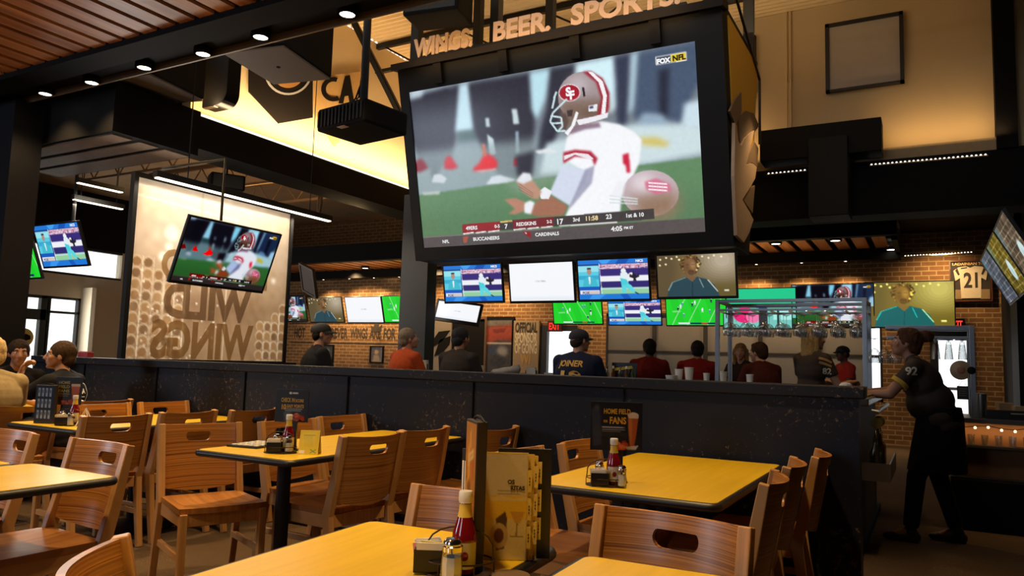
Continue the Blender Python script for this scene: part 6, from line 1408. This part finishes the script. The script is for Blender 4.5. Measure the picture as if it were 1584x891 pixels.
# small things standing on the bar
def napkins(px, label, w=.07, h=.11, y=7.5, z=1.07, rz=20):
    q = at(px,570,Y=y); t = thing('napkin_stack', label, 'napkins', (q.x,y,z), R(rz), 'napkin stacks on the bar'); mb = MB(); mb.box(-w,w,-.05,.05,0,.012); mb.box(-w,-w+.006,-.05,.05,0,h*.8); mb.box(w-.006,w,-.05,.05,0,h*.8); mb.build('holder', DKMETAL, t)
    mb = MB(); [mb.box(-w+.008+.004*i,-w+.010+.004*i,-.045,.045,.012,h+.008*((i*7)%3)) for i in range(int((2*w-.016)/.004))]; mb.build('napkins', PAPER, t)
napkins(656,'white napkin stack left of the man in orange',.05,.15); napkins(822,'low napkin stack below the official sponsor board',.06,.11)
CUPM = mat('white_cup', (.74,.72,.66), .5)
def cup(px, label, h=.15, r=.04, y=7.45): q = at(px,575,Y=y); t = thing('paper_cup', label, 'cup', (q.x,y,1.07), 0, 'white cups on the bar'); mb = MB(); mb.lathe([(r*.72,0),(r,h),(r*.95,h),(r*.68,.008)], 18, cap=False); mb.build('wall', CUPM, t, smooth=50); mb = MB(); mb.lathe([(r*.72,0),(r*.7,.006)], 18); mb.build('base', CUPM, t); mb = MB(); mb.tube([(r*math.cos(a),r*math.sin(a),h) for a in (2*PI*i/18 for i in range(18))], .003, 5, True); mb.build('rim', CUPM, t)
cup(1050,'white cup on the bar left of the folded white cup'); cup(1066,'taller white cup before the dark haired guest in red', .17, .045); cup(1119,'white cup left of the rack post', .14, .035); cup(1160,'small white topped glass right of the rack post', .12, .035); cup(744,'white cup right of the hooded guest', .12, .035); cup(1093,'low white cup between the red guest and the rack post', .12, .032)
t = thing('bag', 'crumpled grey bag on the bar left of the sponsor board', 'bag', at(782,580,Y=7.55)*1); t.location.z = 1.07; mb = MB(); r = np.random.RandomState(2)
for i in range(9): mb.ball((-.14+.035*i,.03*r.randn()*.5,.04+.012*i*.5),(.05,.05,.045+.01*r.rand()),10,6)
o = remesh(mb, 'bag_body', [mat('grey_plastic_bag', (.30,.30,.31), .5)], .012, t, 2); mb = MB(); mb.tube([(.12,0,.10),(.16,.02,.15),(.19,0,.10)], .006, 6); mb.build('handle', mat('grey_plastic_bag', (.30,.30,.31), .5), t)
q = at(966,575,Y=7.5); t = thing('menu_rack', 'dark menu rack with a yellow strip on the bar before the guest in red', 'menu rack', (q.x,7.5,1.07), R(15))
mb = MB(); mb.box(-.13,.13,-.004,.004,.02,.20); mb.box(-.13,.13,-.05,.05,0,.02); mb.build('board', BLKPL, t); mb = MB(); mb.add([(-.10,-.0055,.115),(.08,-.0055,.14),(.08,-.0055,.17),(-.10,-.0055,.145)],[(0,1,2,3)]); mb.build('yellow_strip', LABY, t)
for i, (dx, m) in enumerate(((-.15,2),(-.08,1),(.0,2),(.07,1),(.14,0))):
    t = thing('sauce_bottle', 'sauce bottle before the dark menu rack on the bar, %s from the left' % NM[i], 'bottle', (q.x+dx,7.40-.01*i,1.07), 0, 'sauce bottles on the bar'); mb = MB(); mb.lathe([(.022,0),(.023,.005),(.022,.09),(.010,.12),(.009,.14)], 14); mb.build('body', (BOT+[CUPM])[m], t, smooth=50); mb = MB(); mb.lathe([(.011,.138),(.011,.16),(.006,.165)], 12); mb.build('cap', WHITEP if i % 2 else CHROME, t)
q = at(1038,584,Y=7.35); t = thing('bowl', 'small white bowl on the bar edge', 'bowl', (q.x,7.36,1.07)); mb = MB(); mb.lathe([(.025,0),(.05,.05),(.058,.09),(.055,.09),(.045,.05)], 20, cap=False); mb.build('wall', CUPM, t, smooth=60); mb = MB(); mb.lathe([(.025,0),(.03,.006)], 20); mb.build('foot', CUPM, t)

# ---------------------------------------------------------------- signs and pictures on the far walls
WY = FAR-.004
def wall_rect(p, q, Y=FAR): a, b = at(*p, Y=Y), at(*q, Y=Y); return min(a.x,b.x), max(a.x,b.x), min(a.z,b.z), max(a.z,b.z)
EXITR = emis('exit_red', (1,.05,.03), 1.1)
def exit_sign(p, q, label, dim=1., y=FAR):
    x0, x1, z0, z1 = wall_rect(p, q, y-.08); t = thing('exit_sign', label, 'exit sign', ((x0+x1)/2,y-.08,(z0+z1)/2), 0, 'red exit signs'); w, h = (x1-x0)/2, (z1-z0)/2
    mb = MB(); mb.box(-w,w,0,.08,-h,h); mb.build('housing', mat('sign_housing', (.05,.006,.005), .5), t, bevel=.005); mb = MB(); put_text(mb, 'EXIT', 0, -h*.6, h*1.7, None, y=-.004, bold=.04, align='c', width=w*1.6); mb.build('letters', EXITR, t, fix=False)
exit_sign((847,496),(868,513),'small red exit sign on bricks above the dark cap'); exit_sign((1466,493),(1492,509),'red exit sign on bricks above the bright door at the right')
SANDY = mat('sandy_board', (.30,.22,.14), .7)
x0, x1, z0, z1 = wall_rect((795,496),(832,578), FAR-.06); t = thing('wall_board', 'tan board lettered OFFICIAL SPONSOR on the far wall left of the exit door', 'board', ((x0+x1)/2,FAR-.06,(z0+z1)/2)); w, h = (x1-x0)/2, (z1-z0)/2
mb = MB(); mb.box(-w,w,0,.06,-h,h); mb.build('board', SANDY, t); DKP = mat('dark_print', (.03,.02,.015), .7); LTP = mat('light_print', (.62,.54,.42), .6)
for i, (s, m) in enumerate((('OFFICIAL',DKP),('SPONSOR',LTP),('OF GOING',LTP),('WI',mat('gold_print', (.45,.27,.08), .6)))):
    mb = MB(); put_text(mb, s, 0, h*(.56-.40*i), h*.38/.72, None, y=-.004, bold=.03, align='c', width=w*(1.75 if len(s) > 3 else .8)); mb.build('lettering', m, t, fix=False)
x0, x1, z0, z1 = wall_rect((750,490),(793,580), FAR-.05); t = thing('framed_poster', 'tall black framed poster with a reddish top on the far wall', 'poster', ((x0+x1)/2,FAR-.05,(z0+z1)/2)); w, h = (x1-x0)/2, (z1-z0)/2
mb = MB(); [mb.box(*b) for b in ((-w,-w*.85,0,.05,-h,h),(w*.85,w,0,.05,-h,h),(-w*.85,w*.85,0,.05,h*.93,h),(-w*.85,w*.85,0,.05,-h,-h*.93))]; mb.build('frame', BLACK, t)
im = Img(40, 80, (60,56,58)); im.rect(0,0,1,.14,(96,92,90)); im.poly([(0,.16),(1,.12),(1,.42),(.5,.4),(0,.5)], (150,60,40), .9, 2); im.rect(0,.45,1,.48,(190,186,180),.8); im.ell((.3,.6),.2,.09,(50,56,84),1,1); im.ell((.65,.62),.22,.1,(150,150,156),.8,2); im.ell((.5,.8),.3,.12,(44,44,50),1,2); im.poly([(.25,.2),(.8,.18),(.7,.26),(.3,.28)], (110,40,30)); im.noise(.04,3,1)
mb = MB(); im.grid(mb, w*1.7, h*1.86, y=.02); mb.build('print', CARDM, t, fix=False)
x0, x1, z0, z1 = wall_rect((661,490),(696,575), FAR-.07); t = thing('emblem_panel', 'grey panel with bold black wing shapes right of the dark column', 'panel', ((x0+x1)/2,FAR-.07,(z0+z1)/2)); w, h = (x1-x0)/2, (z1-z0)/2
mb = MB(); mb.box(-w,w,0,.05,-h,h); mb.build('panel', mat('warm_grey_panel', (.22,.18,.15), .6), t); mb = MB()
for q in ([(-.95,-.2),(.0,.45),(.9,.5),(.3,.1),(-.2,-.05)],[(-.3,-.45),(.1,.15),(.95,.3),(.9,0),(.3,-.35)],[(-1,.1),(-.5,.35),(-.9,-.1)]): mb.prism([(a*w,b*h) for a, b in q],'y',-.008,0)
mb.build('wing_shapes', BLACK, t)
x0, x1, z0, z1 = wall_rect((698,494),(748,600), FAR-.02); t = thing('doorway', 'dark open doorway recess in the far brick wall behind the hooded guest', 'doorway', ((x0+x1)/2,FAR-.03,0)); w = (x1-x0)/2
mb = MB(); mb.box(-w,w,0,.03,0,z1); mb.build('recess', BLACK, t); mb = MB(); [mb.box(*b) for b in ((-w-.05,-w,-.03,.03,0,z1),(w,w+.05,-.03,.03,0,z1),(-w-.05,w+.05,-.03,.03,z1,z1+.05))]; mb.build('frame', mat('brown_trim', (.10,.05,.025), .6), t)  # flat black board stands for the dark inside the opening
# painted words on the bricks
PAINT = mat('faded_black_paint', (.035,.022,.015), .9); a, b = at(455,516,Y=WY), at(640,516,Y=WY)
t = thing('painted_sign', 'faded black words FOREVER WINGS ARE FOR painted along the bricks', 'sign', (0,WY,0)); zl = at(540,523,Y=WY).z; hh = at(540,507.5,Y=WY).z-zl
for s, pa, pb in (('HOT',455,472),('FOREVER',500,538),('WINGS',542,569),('ARE',572,589),('FOR',593,612)): mb = MB(); xa, xb = at(pa,516,Y=WY).x, at(pb,516,Y=WY).x; put_text(mb, s, xa, zl, hh/.72, None, y=0, bold=.035, width=xb-xa); mb.build('word', PAINT, t, fix=False)
mb = MB(); [mb.box(at(452,500,Y=WY).x, at(645,500,Y=WY).x, -.001, .002, z-.012, z+.012) for z in (zl-.13, zl+hh+.13)]; mb.build('painted_line', PAINT, t)
c = at(582,507,Y=WY); mb = MB(); mb.prism([(c.x-.14,c.z-.10),(c.x-.18,c.z+.06),(c.x-.08,c.z+.02),(c.x-.06,c.z+.12),(c.x+.08,c.z+.12),(c.x+.09,c.z+.02),(c.x+.19,c.z+.08),(c.x+.14,c.z-.10)],'y',-.003,.001); mb.build('horned_mark', PAINT, t)
for p, q, s, cols in (((496,533),(515,562),'small framed grey photo on the bricks right of the black cap guest',((60,62,66),(150,150,156))),((572,535),(592,562),'small brown framed photo on the bricks left of the man in orange',((70,52,36),(170,140,96)))):
    x0, x1, z0, z1 = wall_rect(p, q, FAR-.03); t = thing('framed_photo', s, 'photo', ((x0+x1)/2,FAR-.03,(z0+z1)/2), 0, 'framed photos on the brick wall'); w, h = (x1-x0)/2, (z1-z0)/2
    mb = MB(); [mb.box(*b) for b in ((-w,-w*.8,0,.03,-h,h),(w*.8,w,0,.03,-h,h),(-w*.8,w*.8,0,.03,h*.86,h),(-w*.8,w*.8,0,.03,-h,-h*.86))]; mb.build('frame', BLACK, t)
    im = Img(24, 32, cols[0]); im.ell((.5,.35),.2,.16,cols[1],.9,1); im.poly([(.15,1),(.3,.55),(.7,.55),(.9,1)], cols[1], .7, 1); im.noise(.04,4); mb = MB(); im.grid(mb, w*1.6, h*1.72, y=.012); mb.build('print', CARDM, t, fix=False)
# framed jersey
x0, x1, z0, z1 = wall_rect((1468,403),(1536,466), FAR-.06); t = thing('framed_jersey', 'framed white jersey numbered 21 on the bricks at the right', 'framed jersey', ((x0+x1)/2,FAR-.06,(z0+z1)/2)); w, h = (x1-x0)/2, (z1-z0)/2
mb = MB(); [mb.box(*b) for b in ((-w,-w*.93,-.02,.06,-h,h),(w*.93,w,-.02,.06,-h,h),(-w*.93,w*.93,-.02,.06,h*.92,h),(-w*.93,w*.93,-.02,.06,-h,-h*.93))]; mb.build('frame', mat('mahogany_frame', (.10,.03,.014), .4), t)
mb = MB(); mb.box(-w*.93,w*.93,.03,.06,-h*.93,h*.92); mb.build('backing', mat('black_mat', (.03,.022,.02), .7), t)
mb = MB(); mb.prism([(-w*.8,h*.5),(-w*.55,h*.66),(-w*.2,h*.7),(0,h*.62),(w*.2,h*.7),(w*.55,h*.66),(w*.8,h*.5),(w*.72,-.0),(w*.5,.05),(w*.46,-h*.84),(-w*.46,-h*.84),(-w*.5,.05),(-w*.72,0)],'y',.012,.03); J = mb
mb = MB(); put_text(mb, '21', 0, -h*.32, h*.72/.72, None, y=.008, bold=.03, align='c', width=w*.66); mb.build('number', DKP, t, fix=False); mb = J; mb.cur = 1; [mb.prism(q,'y',.008,.012) for q in ([(-w*.72,h*.5),(-w*.62,h*.62),(-w*.5,h*.3),(-w*.58,h*.26)],[(w*.72,h*.5),(w*.62,h*.62),(w*.5,h*.3),(w*.58,h*.26)],[(-w*.45,h*.62),(-w*.15,h*.66),(-w*.15,h*.6),(-w*.45,h*.56)])]; mb.build('jersey', [mat('jersey_white', (.66,.56,.42), .8), DKP], t)
mb = MB(); put_text(mb, 'LADAINIAN TO', -w*.86, h*.76, h*.13/.72, None, y=.022, bold=.03, width=w*1.55); mb.build('name_plate', mat('gold_letter', (.75,.5,.2), .5), t, fix=False)
for s in (-1,1): mb = MB(); mb.box(s*w*.66-w*.22,s*w*.66+w*.22,.014,.03,-h*.88,-h*.42); mb.build('small_photo', mat('sepia_photo', (.30,.20,.10), .5), t)
# round buffalo sticker on the entry door and red flowers on its sill
x = at(37,522,X=-16.42); t = thing('round_sticker', 'round yellow sticker with a black horned mark on the entry door', 'sticker', x, R(90)); mb = MB(); mb.prism([(.19*math.cos(a),.19*math.sin(a)) for a in (2*PI*i/28 for i in range(28))],'y',-.006,0); mb.build('disc', mat('sticker_yellow', (.75,.52,.10), .5), t); mb = MB(); mb.prism([(-.12,.02),(-.10,.10),(-.03,.05),(.03,.08),(.12,.04),(.13,-.03),(.05,-.06),(.03,-.13),(-.01,-.07),(-.08,-.08)],'y',-.012,-.006); mb.build('horned_mark', BLACK, t)
"""window sill flowers"""
q = at(140,546,X=-6.98); t = thing('napkin_box', 'small red box on the ledge of the dark partition left of the mural', 'box', (-7.02,PART+.07,1.172), R(10)); mb = MB(); mb.box(-.06,.06,-.035,.035,0,.05); mb.build('box', mat('red_card', (.35,.02,.03), .5), t, bevel=.003); mb = MB(); mb.box(-.05,.05,-.025,.025,.05,.056); mb.build('lid', mat('red_card2', (.25,.015,.02), .5), t)
# dark monitor brackets above the leftmost small set
# ---------------------------------------------------------------- bar stools and people
def make_stool():
    t = thing('bar_stool', '', 'stool', group='bar stools'); mb = MB(); mb.lathe([(.02,.70),(.17,.705),(.185,.725),(.18,.75),(.02,.755)], 24); mb.build('seat', BLKPL, t, smooth=50)
    for i in range(4): a = PI/4+PI/2*i; mb = MB(); mb.tube([(.12*math.cos(a),.12*math.sin(a),.71),(.21*math.cos(a),.21*math.sin(a),0)], .014, 8); mb.build('leg', DKMETAL, t)
    mb = MB(); mb.tube([(.185*math.cos(a),.185*math.sin(a),.26) for a in (2*PI*i/20 for i in range(20))], .010, 6, True); mb.build('foot_ring', DKMETAL, t); return t
ST = [None]
def stool(x, y, label):
    if ST[0] is None: ST[0] = make_stool(); ST[0].location = (x,y,0); ST[0]['label'] = label
    else: dup(ST[0], (x,y,0), 0, label)
BH = .755
FT = {k: (k*.13,.30,.38) for k in (-1,1)}
def barguest(label, px, y, face, stl, **kw):
    """guest on a bar stool whose head shows at the photo column px"""
    x = at(px,545,Y=y).x; stool(x, y, stl); kw.setdefault('feet', FT); return Person(label, (x,y), face, seat=BH-.02, **kw)
GREY = (.30,.27,.24); BRN = (.05,.025,.012)
p = barguest('person in a black cap and black shirt seated at the bar, seen from behind', 483, 6.0, -30, 'bar stool under the guest in the black cap', hair=(.015,.012,.01), style='cap', shirt=(.010,.010,.012), g=1.22, lean=8, head_yaw=-22, head_pitch=-4); p.cap((.009,.009,.010))
p = barguest('person with grey hair and an orange shirt seated at the bar', 618, 6.92, -18, 'bar stool under the guest in orange', hair=(.20,.16,.12), shirt=(.36,.055,.014), g=1.18, lean=12, head_yaw=-24, head_pitch=-10)
p = barguest('person with close dark hair and a dark shirt behind the partition beside the column', 706, 6.98, -6, 'bar stool under the dark shirted guest beside the column', hair=(.022,.022,.025), shirt=(.030,.024,.022), g=1.2, lean=5, head_yaw=-8, skin=SK_TAN)
p = barguest('person in a navy jersey lettered JOINER and a dark cap, seen from behind', 889, 6.96, -4, 'bar stool under the guest in the navy jersey', hair=(.03,.02,.015), style='cap', shirt=(.012,.016,.042), g=1.32, lean=9, head_yaw=-30, head_pitch=-4, shirt_name='jersey'); p.cap((.012,.013,.022))
GOLDP = mat('gold_print2', (.62,.36,.06), .6); CREAMP = mat('cream_print', (.66,.58,.42), .6)
bk = p.T(0,-.13,.40); p.decal('jersey_name', [txt('JOINER', .088, 0, -.035, .03, .92, .0)], bk, (0,-1,.12), GOLDP)
p.decal('jersey_number', [txt('12', .24, 0, -.09, .035, 1.15)], p.T(0,-.13,.24), (0,-1,.05), GOLDP)
p = barguest('person with short dark hair in a red shirt at the far table, left of two', 1003, 9.66, 12, 'far stool under the left guest in red', hair=(.02,.014,.012), shirt=(.16,.012,.012), skin=SK_DARK, g=1.2, lean=10, head_yaw=25)
p = barguest('person with full dark hair in a red shirt at the far table, right of two', 1077, 9.97, 8, 'far stool under the right guest in red', hair=(.015,.011,.010), style='full', shirt=(.20,.012,.012), skin=SK_TAN, g=1.2, lean=12, head_yaw=10, beard=(.02,.014,.012))
p = barguest('person with long blond hair facing across the far table behind the rack post', 1150, 11.25, 165, 'far stool under the long haired guest', hair=(.30,.17,.07), style='long', shirt=(.03,.02,.02), lean=8, head_yaw=20)
p = barguest('person with short brown hair in a maroon shirt, low under the wine glasses', 1189, 9.30, 40, 'stool under the guest in maroon', hair=(.045,.022,.012), style='full', shirt=(.07,.014,.012), lean=22, head_yaw=30, g=1.1)
# staff
SERV = mat('server_jersey', (.035,.020,.013), .8, vary=.2); STRIPE = mat('stripe_tan', (.50,.27,.08), .7)
x = at(1253,545,Y=8.42).x
p = Person('person with long blond hair in a dark striped jersey behind the bar', (x,8.42), -38, hair=(.36,.24,.10), style='long', shirt=SERV, shirt_name='jersey', h=1.0, head_yaw=-14, lean=4); p.glasses()
p.decal('shoulder_stripe', [quad_strip(bend([(-.06,.02),(.06,-.02)]),.022), quad_strip(bend([(-.06,-.02),(.06,-.06)]),.022)], p.sh if hasattr(p,'sh') else p.arm[1][0]+Vector((.03,-.03,-.01)), (.55,-.75,.3), STRIPE)
p.decal('sleeve_number', [txt('82', .085, 0, -.03, .03, 1.)], p.arm[1][0]+Vector((.05,-.03,-.12)), (.65,-.75,0), CREAMP)
x = at(1311,560,Y=11.9).x
p = Person('person in a black cap and bright red shirt standing far behind the glass rack', (x,11.9), 125, hair=(.015,.012,.01), style='cap', skin=SK_DARK, shirt=(.50,.035,.022), h=.95, head_yaw=10); p.cap((.012,.010,.010)); p.decal('cap_badge', [txt('C', .05, 0, -.018, .05)], p.hc+Vector((0,.10,.07)), (0,1,.3), CREAMP, target=p.capo)
# waitress leaning on the service end
p = Person('waitress in a dark jersey with a brown bun, leaning on the bar end', (.05,6.62), 90, skin=SK_TAN, hair=(.075,.030,.014), style='bun', shirt=SERV, shirt_name='jersey', sleeve='short', trousers=(.008,.008,.009), g=1.22, h=.955, apron=True,
    lean=24, head_pitch=-12, head_yaw=4, voxel=.009, hip=.95, arms={-1: ((-.25,.34,1.14),(-.14,.55,1.13),dict(palm=(0,0,-1),curl=25)), 1: ((.24,.36,1.15),(.12,.56,1.14),dict(palm=(0,0,-1),curl=25))},
    feet={-1:(-.10,.22,.09), 1:(.10,-.10,.09)}, knees={-1:(-.11,.17,.51), 1:(.11,.02,.51)})
S_, e_ = p.arm[-1][0], p.arm[-1][1]; mb = MB(); mb.cyl(S_+(e_-S_)*.52, S_+(e_-S_)*.64, .0715, .0705, 24); mb.build('sleeve_band', mat('yellow_band', (.55,.34,.03), .7), p.t, smooth=40)
p.decal('sleeve_number', [txt('92', .085, 0, -.03, .03, 1.)], p.arm[-1][0]+(p.arm[-1][1]-p.arm[-1][0])*.16, (-1,-.2,.15), CREAMP)
p.decal('collar_stripe', [quad_strip(bend([(-.07,.03),(0,.0),(.07,.03)]),.018)], p.T(-.03,-.06,.46), (-.7,-.7,.5), STRIPE)
# three men at the far left table
p = Person('man with glasses and black printed shirt, hand at his mouth, at the left', (-6.24,3.80), 120, hair=(.050,.027,.012), style='short', shirt=(.011,.011,.012), seat=.45, g=1.22, lean=12, head_pitch=-6, head_yaw=26, voxel=.008,
    arms={-1: ((-.20,.36,.81),(-.075,.40,1.02),dict(dir=(.35,-.15,.9), palm=(.2,-1,.0), curl=42)), 1: ((.24,.20,.72),(.14,.42,.79),dict(palm=(0,0,-1)))}, feet={k:(k*.14,.42,.09) for k in (-1,1)}); p.glasses()
WP = mat('white_print', (.70,.70,.68), .6)
p.decal('shirt_print', [txt('RVCA', .058, 0, -.02, .04, 1.05), quad_strip(bend([(-.05,-.046),(.07,-.046)]),.009), quad_strip(bend([(-.11,-.055),(-.09,.07),(-.01,.10),(.10,.06),(.115,-.02),(.08,-.085),(-.11,-.075)],4),.006), quad_strip(bend([(-.055,.055),(.03,.06)]),.012)], p.T(-.05,-.14,.33), (-.45,-1,.1), WP)
p = Person('man in a dark shirt facing right at the far left table', (-7.44,3.95), -97, hair=(.022,.012,.008), style='short', shirt=(.010,.009,.010), skin=SK_TAN, seat=.45, g=1.22, lean=8, head_yaw=-14, voxel=.009, feet={k:(k*.14,.42,.09) for k in (-1,1)})
p = Person('pale haired man in a khaki shirt at the left frame edge', (-6.00,3.06), 92, hair=(.52,.38,.18), style='full', shirt=(.33,.25,.13), seat=.45, g=1.25, lean=6, head_yaw=10, voxel=.009, beard=(.26,.24,.21), feet={k:(k*.14,.42,.09) for k in (-1,1)})
